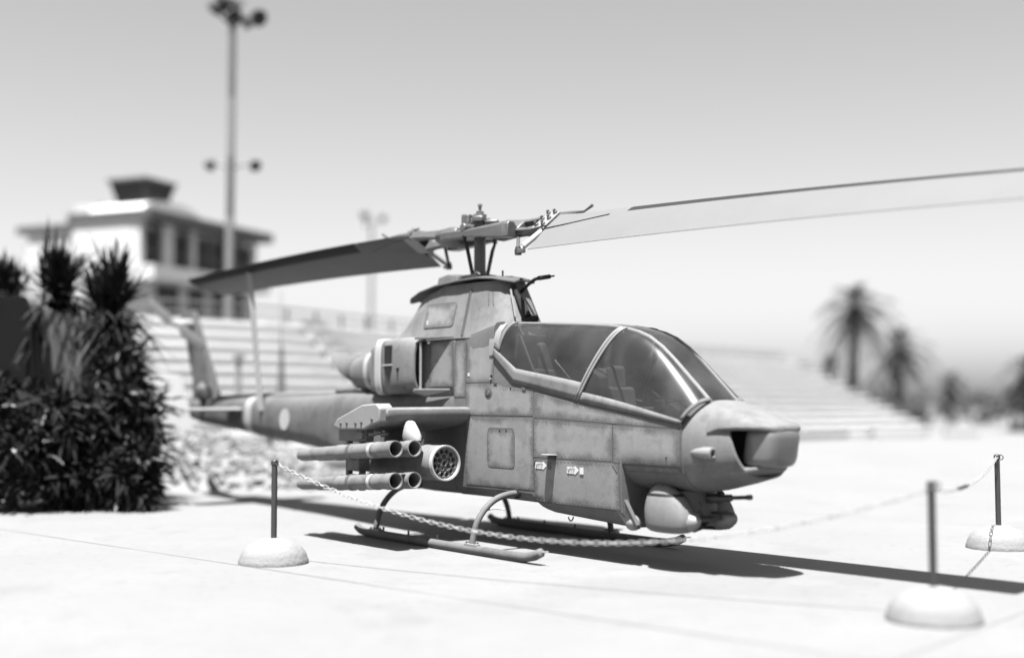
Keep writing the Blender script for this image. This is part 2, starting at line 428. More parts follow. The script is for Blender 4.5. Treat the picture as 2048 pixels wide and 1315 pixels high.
# ------------------------------------------------------------------ palms and far greenery
def leafstrip(mb, base, d, up, L_, wd, droop, n=3, mi=0):
    """a narrow bent blade"""
    d = Vector(d).normalized(); sd = d.cross(up)
    sd = sd.normalized() if sd.length > 1e-4 else Vector((1, 0, 0))
    P = []
    for i in range(n+1):
        t = i/n; p = base+d*L_*t-Vector((0, 0, droop*L_*t*t)); h = wd*.5*(1-t)**.6*(.6+1.2*t if t < .4 else 1)
        P.append([p-sd*h, p+sd*h])
    mb.grid(P, mi)
def frond(mb, base, az, el, L_, n=18):
    d = Vector((math.cos(az)*math.cos(el), math.sin(az)*math.cos(el), math.sin(el))); pts = []
    for i in range(n+1):
        t = i/n; pts.append(base+d*L_*t-Vector((0, 0, L_*.55*t**2.1)))
    mb.tube(pts[::3], [.035*(1-.8*i/6) for i in range(len(pts[::3]))], 4, False)
    for i in range(3, n+1):
        t = i/n; tg = (pts[i]-pts[i-1]).normalized(); sd = tg.cross(Vector((0, 0, 1))).normalized()
        ll = L_*.22*(1.15-abs(t-.45)*1.3)
        for s_ in (-1, 1):
            leafstrip(mb, pts[i], sd*s_+tg*.9+Vector((0, 0, random.uniform(-.1, .35))), Vector((0, 0, 1)), ll*random.uniform(.8, 1.1), .13, .35, 2)
def palm(px, depth, ycrown, size, label, nf=46, trunk=.24, lean=0.):
    random.seed(int(px)); b = gnd(px-lean, depth); top_ = at(px, ycrown, depth); h = top_.z
    t = empty('palm_tree', b); tag(t, label, 'palm tree', 'palm trees beyond the stand')
    dx = top_-b; mb = MB(); n = 14
    mb.tube([Vector((dx.x*(i/n)**1.5, dx.y*(i/n)**1.5, h*i/n)) for i in range(n+1)], [trunk*(1.25 if i == 0 else 1.0+.09*(i % 2)-.15*i/n) for i in range(n+1)], 9)
    mb.build('trunk', 'bark', t)
    mb = MB(); c = Vector((dx.x, dx.y, h))
    for k in range(nf):
        u = k/nf; el = R(82)-R(150)*u**1.15+random.uniform(-.12, .12); frond(mb, c+Vector((0, 0, .1)), k*2.39996+random.uniform(-.2, .2), el, size*random.uniform(.8, 1.1)*(1-.15*u))
    mb.build('crown', 'palmleaf', t, smooth=0)
    return t
palm(1712, 68, 620, 2.9, 'tallest palm tree right of the helicopter, with a ragged crown', 54, .28, 10)
palm(1798, 74, 705, 2.9, 'second palm, just right of the tallest one, fuller low crown', 54, .3, 4)
palm(1902, 88, 768, 1.8, 'small palm between the tall pair and the right edge', 36, .26)
palm(2062, 66, 748, 2.1, 'dark palm cut by the right edge of the picture', 50, .3)
palm(1661, 84, 722, 1.2, 'little thin palm just left of the tallest palm trunk', 24, .16)
palm(1604, 92, 742, 1.1, 'tiny bushy palm above the stand, left of the palm group', 30, .2)
palm(1522, 100, 728, .9, 'tiny far palm low over the stand beside the canopy', 22, .16)
def bush(name, px, depth, z0, rx, rz, n, leaf, m_, label, cat='shrub', group=None, seed=1, stem=True):
    random.seed(seed); b = gnd(px, depth); t = empty(name, b); tag(t, label, cat, group)
    if stem:
        mb = MB()
        for k in range(5):
            a = k*1.26; mb.tube([(0, 0, 0), (math.cos(a)*rx*.25, math.sin(a)*rx*.25, z0*.6+.2), (math.cos(a)*rx*.55, math.sin(a)*rx*.55, z0+rz*.3)], [.06, .04, .015], 5)
        mb.build('stem', 'bark', t)
    mb = MB(); cl = []
    for k in range(max(6, n//55)):
        v = Vector((random.gauss(0, 1), random.gauss(0, 1), random.gauss(0, 1))).normalized()*random.uniform(.45, 1)
        cl.append(Vector((v.x*rx, v.y*rx, z0+v.z*rz)))
    for k in range(n):
        c = random.choice(cl); d = Vector((random.gauss(0, 1), random.gauss(0, 1), random.gauss(0, 1))).normalized()
        p = c+d*abs(random.gauss(0, .26))*min(rx, rz)
        if p.z < .03: p.z = random.uniform(.03, .3)
        dd = (d+Vector((0, 0, .3))); leafstrip(mb, p, dd, Vector((random.gauss(0, 1), random.gauss(0, 1), 1)), leaf*random.uniform(.6, 1.3), leaf*.32, .3, 2, 1 if random.random() < .12 else 0)
    mb.build('crown', [m_, 'leaf2'], t, smooth=0)
    return t
bush('far_shrub', 1790, 72, 1.2, 2.6, 1.1, 700, .45, 'palmleaf', 'low shrubs under the second palm', seed=5, group='shrubs beyond the stand')
bush('far_shrub', 1855, 80, 1.1, 2.2, 1.0, 600, .45, 'palmleaf', 'loose pale shrub left of the small palm', seed=6, group='shrubs beyond the stand')
bush('far_shrub', 1945, 84, 1.2, 2.6, 1.1, 600, .5, 'palmleaf', 'wide low shrub right of the small palm', seed=8, group='shrubs beyond the stand')
bush('far_shrub', 2030, 66, 1.1, 1.6, 1.3, 700, .4, 'palmleaf', 'dark shrub at the foot of the right edge palm', seed=9, group='shrubs beyond the stand')
# the far wood on the horizon
random.seed(21); mb = MB()
for k in range(90):
    px = 1200+k*14+random.uniform(-6, 6); p = gnd(px, random.uniform(170, 230)); h = random.uniform(2.0, 4.2)
    for j in range(26):
        c = p+Vector((random.uniform(-2.4, 2.4), random.uniform(-2.4, 2.4), h*random.uniform(.1, 1)))
        d = Vector((random.gauss(0, 1), random.gauss(0, 1), random.gauss(0, 1))); leafstrip(mb, c, d, Vector((0, 0, 1)), 1.4, .9, .3, 2)
o = mb.build('distant_trees', 'far', smooth=0); tag(o, 'low hazy band of trees on the horizon at the right', 'trees', kind='stuff')

# ------------------------------------------------------------------ planting at the left edge
def yucca(px, depth, ytop, label, seed, n=170, L_=.75):
    random.seed(seed); b = gnd(px, depth); h = at(px, ytop, depth).z; t = empty('yucca', b); tag(t, label, 'yucca', 'yuccas at the left edge')
    mb = MB(); mb.tube([(0, 0, 0), (.06, .03, h*.4), (.02, 0, h*.75), (0, .04, h)], [.13, .11, .1, .08], 8); mb.build('trunk', 'bark', t)
    mb = MB()
    for k in range(n):
        u = k/n; az = k*2.39996; el = R(85)-R(130)*u+random.uniform(-.35, .35)
        d = Vector((math.cos(az)*math.cos(el), math.sin(az)*math.cos(el), math.sin(el)))
        leafstrip(mb, Vector((random.gauss(0, .12), random.gauss(0, .12), h-.55*u+random.gauss(0, .08))), d, Vector((0, 0, 1)), L_*random.uniform(.5, 1.05), .085, .12+.3*u, 3, 1 if random.random() < .15 else 0)
    mb.build('crown', ['leaf', 'leaf2'], t, smooth=0)
yucca(112, 20.5, 560, 'spiky yucca crown standing left of its twin above the dark shrubs', 31, 420, 1.05)
yucca(218, 20.2, 585, 'spiky yucca crown nearest the control building, right of its twin', 32, 460, 1.15)
yucca(8, 21.5, 560, 'yucca cut by the left edge of the picture', 33, 360, .6)
for i, (px, dp, z0, rx, rz, n, lab) in enumerate((
    (25, 19.0, 1.05, .8, 1.05, 3000, 'dense dark leafy shrub at the very left edge'),
    (135, 19.2, 1.0, .72, 1.0, 3000, 'dense dark leafy shrub in front of the grey sheet'),
    (238, 19.6, 1.3, .62, 1.35, 3400, 'tall dark leafy shrub beside the white board'),
    (275, 18.9, .6, .36, .6, 1300, 'small dark shrub low in front of the tall one'),
    (190, 20.6, 2.3, .8, .85, 2400, 'leafy shrub under the yucca crowns'))):
    bush('shrub', px, dp, z0, rx, rz, int(n*.75), .27, 'leaf', lab, seed=40+i, group='dark shrubs at the left edge')
# dark sheet and grey sheet among the plants, white board behind
def slabpoly(name, pts, depth, thick, m_, label, cat):
    b = gnd(pts[0][0], depth); mb = MB(); A = [at(px, py, depth)-b for px, py in pts]
    fh = Vector((math.cos(YAW), math.sin(YAW), 0)); mb.prism(A, fh*thick)
    o = mb.build(name, m_, smooth=0, bevel=.01); o.location = b; tag(o, label, cat); return o
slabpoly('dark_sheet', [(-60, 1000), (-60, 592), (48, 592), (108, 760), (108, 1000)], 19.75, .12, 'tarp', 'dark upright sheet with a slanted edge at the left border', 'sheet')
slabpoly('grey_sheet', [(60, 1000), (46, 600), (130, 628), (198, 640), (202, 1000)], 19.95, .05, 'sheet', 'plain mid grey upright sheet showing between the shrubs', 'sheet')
slabpoly('white_board', [(300, 905), (300, 742), (362, 752), (386, 845), (386, 905)], 24.9, .06, 'white', 'blank white board standing between the shrubs and the tail', 'board')

# rubble mound
random.seed(11); mb = MB(); mo = gnd(440, 24.9)
fh = Vector((math.cos(YAW), math.sin(YAW), 0))
def mh(u, v):                   # u along the picture, v away from the lens
    a = max(0, 1-((u+1.7)/4.2)**2 if u > -1.7 else 1-((u+1.7)/2.2)**2); b_ = max(0, 1-(v/1.7)**2)
    return 1.12*a**.8*b_**.8
P = []
for i in range(41):
    u = -4+i*.166; P.append([])
    for j in range(25):
        v = -2+j*.1667; P[-1].append(RT*u+fh*v+Vector((0, 0, mh(u, v)-.03+random.uniform(0, .05)*(mh(u, v) > .02))))
mb.grid(P)
o = mb.build('rubble_mound', 'stone'); o.location = mo; tag(o, 'pale mound of loose rubble behind the tail boom', 'mound', kind='structure')
mb = MB()
for k in range(1700):
    u = random.uniform(-3.8, 2.6); v = random.uniform(-1.9, 1.2); z = mh(u, v)
    if z < .03 and random.random() < .85: continue
    r = random.uniform(.03, .085); c = RT*u+fh*v+Vector((0, 0, z+r*.3))
    rot = Matrix.Rotation(random.uniform(0, 6), 3, Vector((random.random(), random.random(), random.random())).normalized())
    mb.box(c, (r*2, r*random.uniform(1.2, 2), r*random.uniform(.9, 1.6)), rot, taper=random.uniform(.5, .9))
o = mb.build('rubble', 'stone', smooth=0); o.location = mo; tag(o, 'loose pale stones lying over the mound', 'rubble', kind='stuff')
#@@HELI
# ================================================================== the helicopter (x forward, y to port, origin on the ground under the mast)
H = empty('attack_helicopter'); tag(H, 'grey two seat attack helicopter on skids with rocket pods and missile tubes', 'helicopter')
# --- front fuselage: outline table x -> bottom z, bottom half width, low z, low w, max w, rail z, rail w
FT = [(.10, .56, .34, .67, .455, .48, 2.45, .44), (.88, .56, .34, .67, .455, .48, 2.23, .455), (1.27, .555, .34, .67, .455, .48, 1.91, .47), (1.58, .55, .34, .66, .46, .482, 1.855, .472),
      (1.68, .48, .30, .60, .452, .482, 1.835, .472), (1.80, .455, .29, .58, .45, .482, 1.815, .472), (2.37, .42, .28, .57, .45, .482, 1.71, .472), (3.00, .385, .27, .55, .45, .48, 1.615, .470),
      (3.055, .382, .27, .55, .45, .48, 1.607, .470), (3.06, .80, .20, 1.0, .44, .48, 1.606, .470), (3.90, .80, .20, 1.0, .435, .47, 1.48, .462)]
def side_w(x, z):
    zb, wb, zl, wl, wm, zr, wr = interp(FT, x); zm = 1.2
    if z < zl: t = max(0, (z-zb)/(zl-zb)); return wb+(wl-wb)*t**.6
    if z < zm: t = (z-zl)/(zm-zl); return wl+(wm-wl)*(1-(1-t)**2)
    t = min(1, (z-zm)/max(.05, zr-zm)); return wm+(wr-wm)*t*t
xs = sorted(set([.88+i*.085 for i in range(36)]+[a[0] for a in FT if a[0] > .87]+[1.27, 3.055, 3.06, 3.90])); xs = [x for x in xs if .88 <= x <= 3.9]
def outer(x, zr=None):
    zb, wb, zl, wl, wm, zr0, wr = interp(FT, x); zr = zr or zr0; pts = [(0, zb), (wb*.6, zb), (wb, zb+.004)]
    for k in range(1, 4): z = zb+(zl-zb)*k/3.; pts.append((side_w(x, z), z))
    for k in range(1, 9): z = zl+(zr-zl)*k/8.; pts.append((side_w(x, z), z))
    return pts
def tub_ring(x):
    o = outer(x); wr, zr = o[-1]; fl = max(1.0, zr-.62)
    half = o+[(wr-.045, zr+.002), (wr-.06, fl+.05), (wr-.10, fl), (0, fl)]
    return [(x, -y, z) for y, z in half]+[(x, y, z) for y, z in reversed(half[1:-1])]
mb = MB(); n0 = None
rg = [tub_ring(x) for x in xs]
mb.rings(rg, True)
nr = len(rg[0]); no = len(outer(1))
# inner faces (tub) take the cockpit colour
for i in range(len(mb.f)):
    f = mb.f[i]
    if len(f) == 4 and all((k % nr) >= no-1 and (k % nr) <= nr-no+1 for k in f): mb.m[i] = 1
fus = mb.build('front_fuselage', ['paint', 'cockpit'], H, smooth=28)
# mid fuselage behind the cockpit
def mid_ring(x, zt):
    o = outer(x, zt-.10); w0 = o[-1][0]
    half = o+[(w0-.012, zt-.05), (w0-.05, zt-.012), (w0-.12, zt), (0, zt+.005)]
    return [(x, -y, z) for y, z in half]+[(x, y, z) for y, z in reversed(half[1:-1])]
mb = MB(); mb.rings([mid_ring(x, zt) for x, zt in ((.10, 2.50), (.25, 2.53), (.40, 2.56), (.6, 2.60), (.80, 2.635), (.879, 2.645))], True)
mb.build('mid_fuselage', 'paint', H, smooth=28)
mb = MB(); R_ = []
for x, wd, zb, zt, n in ((.099, .474, .56, 1.86, 7), (-.5, .47, .56, 1.84, 7), (-1.2, .465, .58, 1.83, 6.5), (-1.8, .45, .64, 1.83, 5.5), (-2.4, .42, .75, 1.83, 4.5), (-2.95, .39, .88, 1.82, 4), (-3.5, .355, .98, 1.80, 3.5)):
    R_.append(sell(x, wd, zb, zt, n, n, k=10))
mb.rings(R_, True); mb.build('rear_fuselage', 'paint', H, smooth=28)
# tail boom
mb = MB(); mb.rings([sell(x, wd, zb, zt, n, n, k=8) for x, wd, zb, zt, n in ((-3.501, .35, .985, 1.795, 3.4), (-4.2, .325, 1.03, 1.785, 3.2), (-5.2, .28, 1.10, 1.775, 3), (-6.2, .245, 1.18, 1.765, 3), (-7.2, .205, 1.26, 1.755, 3), (-8.1, .17, 1.32, 1.75, 3), (-8.5, .12, 1.38, 1.74, 3))], True)
boom = mb.build('tail_boom', 'paint', H, smooth=40)
mb = MB(); mb.rings([sell(x, wd+.006, zb-.006, zt+.006, 3, 3, k=8) for x, wd, zb, zt in ((-5.78, .26, 1.146, 1.769), (-6.04, .25, 1.168, 1.767))], False)
mb.build('painted_band', 'pale', boom, smooth=40)
mb = MB(); mb.rings([sell(x, .055, 1.74, zt, 3, 3, k=4) for x, zt in ((-2.6, 1.86), (-3.2, 1.86), (-5.5, 1.835), (-7.6, 1.80))], True); mb.build('drive_shaft_cover', 'light', boom)
mb = MB(); mb.lathe([(0, .004), (.165, .004), (.165, 0)], (-4.55, -.312, 1.42), (-.03, -1, .05), 26); mb.build('roundel', 'pale', boom)
for s in (-1, 1):               # elevator
    mb = MB(); P = []
    for t, c, x0 in ((0, .62, -6.10), (.85, .46, -6.18), (.98, .30, -6.26)):
        y = s*(.22+t); P.append([(x0-c*u, y, 1.56+h*c) for u, h in ((0, 0), (.12, .045), (.4, .06), (1, .004), (1, -.004), (.4, -.05), (.12, -.04))])
    mb.rings(P, True); mb.build('elevator', 'light', boom, smooth=50)
# fin and tail rotor
mb = MB(); P = []
for z, x0, c, th in ((1.60, -7.35, 1.25, .09), (2.1, -7.62, 1.02, .075), (2.7, -8.05, .85, .06), (3.25, -8.45, .72, .045), (3.34, -8.58, .55, .03)):
    P.append([(x0-c*u, h*th/.09*1., z) for u, h in ((0, 0), (.1, .05), (.35, .07), (.75, .04), (1, .004), (1, -.004), (.75, -.04), (.35, -.07), (.1, -.05))])
mb.rings(P, True); fin = mb.build('tail_fin', 'paint', H, smooth=50)
mb = MB(); mb.lathe([(.10, 0), (.10, .14), (.06, .22), (.05, .34), (.0, .35)], (-8.62, -.05, 3.08), (0, -1, 0), 14); tr = mb.build('tail_rotor_hub', 'light', fin)
for s in (-1, 1):
    mb = MB(); d = Vector((.94, 0, -.35))*s; n_ = Vector((.35, 0, .94)); o_ = Vector((-8.62, -.36, 3.08)); P = []
    for r, c in ((.10, .08), (.28, .14), (.34, .22), (1.28, .22), (1.3, .2)):
        P.append([o_+d*r+n_*c*u+Vector((0, h, 0)) for u, h in ((-.5, 0), (-.3, .015), (.5, 0), (-.3, -.015))])
    mb.rings(P, True); mb.build('tail_rotor_blade', 'light', tr)
mb = MB(); mb.lathe([(.02, -.16), (.13, -.12), (.15, .0), (.13, .12), (.05, .2)], (-7.75, -.16, 1.83), (0, -.3, 1), 14); mb.build('gearbox', 'paint', boom)

# --- nose
mb = MB(); R_ = []
for x, wd, zb, zt, n, sh in ((3.84, .462, .80, 1.66, 2.6, 0), (3.901, .463, .80, 1.70, 2.6, 0), (4.0, .458, .81, 1.715, 2.6, 0), (4.1, .45, .83, 1.715, 2.5, 0), (4.2, .435, .86, 1.70, 2.5, .06), (4.32, .41, .90, 1.67, 2.5, .2), (4.47, .375, .955, 1.615, 2.5, .40)):
    R_.append(sell(x, wd, zb, zt, n, n-.2, zc=1.27, k=11, shear=sh))
mb.rings(R_, 'start'); nb = len(mb.f)
last = R_[-1]; c = Vector((4.45, 0, 1.27)); r1 = [tuple(c+(Vector(p)-c)*.93) for p in last]; r2 = [tuple(c+(Vector(p)-c)*.90+Vector((-.22, 0, 0))) for p in last]
mb.rings([last, r1], False); mb.rings([r1, r2], 'end', mi=1)
nose = mb.build('nose', ['cowl', 'black'], H, smooth=35)
mb = MB(); P = []
for x, wd, zt, ze in ((4.20, .437, 1.712, 1.40), (4.32, .417, 1.682, 1.44), (4.5, .375, 1.615, 1.455), (4.65, .325, 1.56, 1.455), (4.76, .27, 1.52, 1.45), (4.83, .20, 1.485, 1.445), (4.85, .12, 1.465, 1.445)):
    up_ = [(x-.0*abs(t), wd*math.sin(t), ze+(zt-ze)*math.cos(t)**.75) for t in [R(-90+15*i) for i in range(13)]]
    dn = [(p[0], p[1]*.93, p[2]-.028) for p in reversed(up_)]; P.append(up_+dn)
mb.rings(P, True); mb.build('sensor_hood', 'cowl', nose, smooth=50)
mb = MB(); mb.rings([sell(x, wd, zb, zt, 2.4, 5, k=6) for x, wd, zb, zt in ((4.42, .345, .945, 1.08), (4.54, .31, .98, 1.075), (4.62, .25, 1.02, 1.08), (4.69, .17, 1.055, 1.085))], True); mb.build('chin', 'cowl', nose, smooth=45)
mb = MB(); P = []
for z, k in ((1.075, .76), (1.09, .88), (1.12, .96), (1.17, 1), (1.35, 1.0), (1.40, .98), (1.43, .9), (1.44, .7)):
    P.append([(4.61+math.copysign(abs(math.cos(t))**.55, math.cos(t))*.20*k+(.05*(z-1.1)/.3), math.copysign(abs(math.sin(t))**.55, math.sin(t))*.24*k, z) for t in [2*math.pi*i/36 for i in range(36)]])
mb.rings(P, True); mb.build('sight_turret', 'lens', nose, smooth=50)
# small forward facing light pod on the nose side
for s in (-1, 1):
    mb = MB(); mb.rings([[(x, s*(yo+r*math.cos(t)), 1.205+r*math.sin(t)*1.0) for t in [2*math.pi*i/16 for i in range(16)]] for x, yo, r in ((4.00, .44, .012), (4.08, .445, .04), (4.18, .447, .056), (4.29, .445, .058), (4.295, .445, .04), (4.25, .445, .036))], True)
    ob = mb.build('light_pod', 'light', nose, smooth=40)
    MB().lathe([(.038, 0), (.001, .003)], (4.262, s*.445, 1.205), (1, 0, 0), 14, False).build('lens', 'black', ob)

# --- chin turret
tur = MB().lathe([(.30, 0), (.31, .03), (.27, .06), (.25, .30)], (3.6, 0, .50), (0, 0, 1), 28).build('gun_turret', 'dark', H)
for s in (-1, 1):
    mb = MB(); P = []
    for z, k, dx in ((.385, .60, .0), (.395, .78, .0), (.42, .92, .0), (.47, .98, .005), (.55, 1.0, .0), (.62, .95, -.015), (.69, .86, -.03), (.75, .73, -.05), (.80, .58, -.065), (.84, .40, -.075), (.865, .18, -.08), (.87, .03, -.08)):
        P.append([(3.57+dx+math.copysign(abs(math.cos(t))**.8, math.cos(t))*.30*k, s*(.30+.155*k*math.copysign(abs(math.sin(t))**.8, math.sin(t))), z) for t in [2*math.pi*i/30 for i in range(30)]])
    mb.rings(P, True); ob = mb.build('turret_fairing', 'cowl', tur, smooth=50)
    mb = MB(); P = []
    for z, k, dx, g_ in ((.752, .73, -.05, 0), (.752, .725, -.05, .005), (.774, .668, -.057, .005), (.774, .672, -.057, 0)):
        P.append([(3.57+dx+math.copysign(abs(math.cos(t))**.8, math.cos(t))*(.30*k+g_), s*(.30+(.155*k+g_)*math.copysign(abs(math.sin(t))**.8, math.sin(t))), z) for t in [2*math.pi*i/30 for i in range(30)]])
    mb.rings(P, False); mb.build('fairing_band', 'black', ob, smooth=50)
    MB().lathe([(.10, -.02), (.095, .05), (.06, .12), (.01, .16)], (3.80, s*.27, .50), (1, 0, .12), 16).build('fairing_bulge', 'light', ob)
mb = MB(); mb.tube([(3.55, -.02, .60), (3.75, -.02, .66)], .13, 16); mb.lathe([(.17, -.1), (.19, .0), (.12, .12)], (3.72, -.02, .62), (1, 0, .2), 18); mb.tube([(3.70, -.1, .55), (3.86, -.1, .44), (3.72, -.1, .41), (3.58, -.1, .45)], .03, 8); mb.build('gun_mount', 'gunmetal', tur)
mb = MB(); d = Vector((1, 0, .085)).normalized(); mb.lathe([(.05, 0), (.05, .25), (.036, .28), (.036, .42), (.02, .44), (.02, .62), (.026, .63), (.026, .68), (.012, .68)], (3.72, -.02, .715), d, 14); mb.build('gun_barrel', 'gunmetal', tur)
MB().tube([(3.86, .02, .585), (4.14, .02, .59)], .015, 8).build('gun_barrel', 'gunmetal', tur)
mb = MB(); mb.tube([(3.80+.13*math.cos(t), -.04+.07*math.sin(t), .435) for t in [2*math.pi*i/24 for i in range(25)]], .012, 6, False); mb.build('cable_loop', 'black', tur)
MB().tube([(2.07+.0, -.30+.035*math.cos(t), .43+.045*math.sin(t)) for t in [R(180+180*i/10) for i in range(11)]], .008, 6, False).build('tie_down_ring', 'gunmetal', H)

# --- canopy
TOPF = [(.93, 2.63), (1.5, 2.60), (2.2, 2.555), (2.62, 2.52), (2.87, 2.48), (3.05, 2.435), (3.22, 2.37), (3.40, 2.26), (3.57, 2.125), (3.74, 1.975), (3.90, 1.835), (4.05, 1.70)]
def topz(x): return interp(TOPF, x)[0]
RAIL = [(.89, 2.23), (1.27, 1.91), (2.37, 1.71), (3.90, 1.48)]
YT, YR = .20, .472
def spt(xr, xt, t, s, off=0.):
    """t 0 at the rail, 1 at the top frame"""
    a = t*math.pi/2; zr = interp(RAIL, xr)[0]+.004; zt = topz(xt)
    ca, sa = math.cos(a)**.9, math.sin(a)
    x = xr+(xt-xr)*sa; y = YT+(YR-YT)*ca; z = zr+(zt-zr)*sa
    nv = Vector((.12*sa, ca, sa*.8)).normalized(); p = Vector((x, y, z))+nv*off
    return Vector((p.x, -p.y*s if s > 0 else p.y, p.z))
def F_rear(u, t, s, off=0.): return spt(.89+(2.37-.89)*u, .93+(2.87-.93)*u, t, s, off)
def F_front(u, t, s, off=0.): return spt(2.37+(3.90-2.37)*u, 2.87+(4.05-2.87)*u, t, s, off)
def patch(F, s, us, ts, off=0.): return [[F(u, t, s, off) for t in ts] for u in us]
def lin(a, b, n): return [a+(b-a)*i/n for i in range(n+1)]
for s in (1, -1):
    gr = MB().grid(patch(F_rear, s, sorted(lin(.055, .972, 24)+[.2568]), lin(.14, .985, 14))).build('side_window', 'glass_rear', H, smooth=80)
    gf = MB().grid(patch(F_front, s, lin(.02, .985, 22), lin(.06, .985, 14))).build('side_window', 'glass_front', H, smooth=80)
    def strip(name, F, us, ts, m_, par, off=.004, th=.02):
        o = MB().grid(patch(F, s, us, ts, off)).build(name, m_, par, smooth=60, solid=th); return o
    ul = sorted(lin(0, 1, 24)+[.2568])
    strip('window_rail', F_rear, ul, lin(0, .15, 3), 'cowl', gr)
    strip('window_post', F_rear, lin(0, .06, 2), lin(.15, 1, 12), 'paint', gr)
    strip('arch_frame', F_rear, lin(.972, .992, 2), lin(0, 1, 14), 'light', gr, .007)
    strip('arch_seal', F_rear, lin(.990, 1.0, 1), lin(0, 1, 14), 'seam', gr, .006)
    strip('arch_frame', F_front, lin(.0, .02, 2), lin(0, 1, 14), 'light', gf, .007)
    strip('window_rail', F_front, lin(.03, 1, 20), lin(-.01, .075, 2), 'cowl', gf)
    strip('window_front_edge', F_front, lin(.975, 1.0, 1), lin(.07, 1, 8), 'paint', gf)
    # top frame along the edge of the windscreen
    mb = MB(); P = []
    for i in range(len(TOPF)*4-3):
        k = i/4.; x = TOPF[int(k)][0]+(TOPF[min(int(k)+1, len(TOPF)-1)][0]-TOPF[int(k)][0])*(k-int(k)); z = topz(x)
        P.append([(x, -s*(YT+dy), z+dz) for dy, dz in ((-.016, .014), (.014, .011), (.02, -.010), (.014, -.016), (-.016, -.014))])
    mb.rings(P, True); mb.build('top_frame', 'light', H, smooth=50)
P = []
for i in range(len(TOPF)*3-2):
    k = i/3.; x = TOPF[int(k)][0]+(TOPF[min(int(k)+1, len(TOPF)-1)][0]-TOPF[int(k)][0])*(k-int(k)); P.append([(x, y, topz(x)+.02*(1-(y/.18)**2)) for y in lin(-.18, .18, 8)])
ws = MB().grid(P).build('windscreen', 'glass_front', H, smooth=80)
# rear deck between cockpit and rotor cowling
mb = MB(); P = []
for x in (.80, .99):
    z = topz(max(x, .93)); ring_ = [(x, -.47, 2.24), (x, -.465, 2.4), (x, -.43, 2.52), (x, -.36, 2.60), (x, -.2, z+.022), (x, 0, z+.032)]
    ring_ += [(p[0], -p[1], p[2]) for p in reversed(ring_[:-1])]; P.append(ring_)
P2 = [[(p[0], p[1]*.94, p[2]-.03) for p in r] for r in P]
mb.rings([P[0], P[1], P2[1], P2[0]], False, closed=False); mb.build('canopy_rear_frame', 'light', H, smooth=50)
MB().prism([(.90, -.42, 1.0), (.90, .42, 1.0), (.90, .42, 2.4), (.90, .3, 2.56), (.90, -.3, 2.56), (.90, -.42, 2.4)], (.03, 0, 0)).build('bulkhead', 'cockpit', H, smooth=0)
# cockpit fittings
def seat(x, zs, top_, head):
    so_ = empty('seat', (0, 0, 0), H)
    MB().box((x+.22, 0, zs), (.46, .44, .12)).build('cushion', 'seat', so_, bevel=.03)
    MB().box((x, 0, (zs+top_)/2), (.11, .44, top_-zs), Matrix.Rotation(R(-8), 3, 'Y')).build('backrest', 'seat', so_, bevel=.04)
    MB().box((x-.06, 0, top_+head/2-.05), (.10, .24, head), Matrix.Rotation(R(-6), 3, 'Y')).build('headrest', 'seat', so_, bevel=.045, seg=3)
    for s in (-1, 1): MB().box((x+.2, s*.27, zs+.14), (.5, .05, .34)).build('armour_side', 'cockpit', so_, bevel=.02)
seat(1.35, 1.55, 2.08, .36); seat(2.55, 1.33, 1.86, .28)
mb = MB(); mb.prism([(2.10, -.32, 1.35), (2.34, -.32, 1.35), (2.42, -.30, 1.98), (2.20, -.24, 2.08), (2.02, -.30, 1.95)], (0, .60, 0)); mb.build('instrument_panel', 'cockpit', H, bevel=.03)
mb = MB(); mb.prism([(3.30, -.26, 1.1), (3.62, -.26, 1.1), (3.66, -.24, 1.62), (3.50, -.20, 1.70), (3.34, -.24, 1.60)], (0, .50, 0)); mb.build('instrument_panel', 'black', H, bevel=.03)
mb = MB(); mb.box((3.22, 0, 1.55), (.16, .18, .34)); mb.tube([(3.14, 0, 1.70), (3.02, 0, 1.78)], .05, 12); mb.build('sight_unit', 'black', H, bevel=.02)
mb = MB(); mb.tube([(1.05, -.30, 1.9), (1.06, -.24, 2.48), (1.06, .24, 2.48), (1.05, .30, 1.9)], .022, 8); mb.tube([(1.06, -.2, 2.48), (1.3, -.2, 2.06)], .018, 8); mb.build('roll_bar', 'dark', H)
for s in (-1, 1): MB().tube([(3.02, s*.26, 1.16), (3.03, s*.27, 1.45), (2.96, s*.27, 1.62)], [.022, .018, .028], 8).build('control_stick', 'pale' if s < 0 else 'black', H)
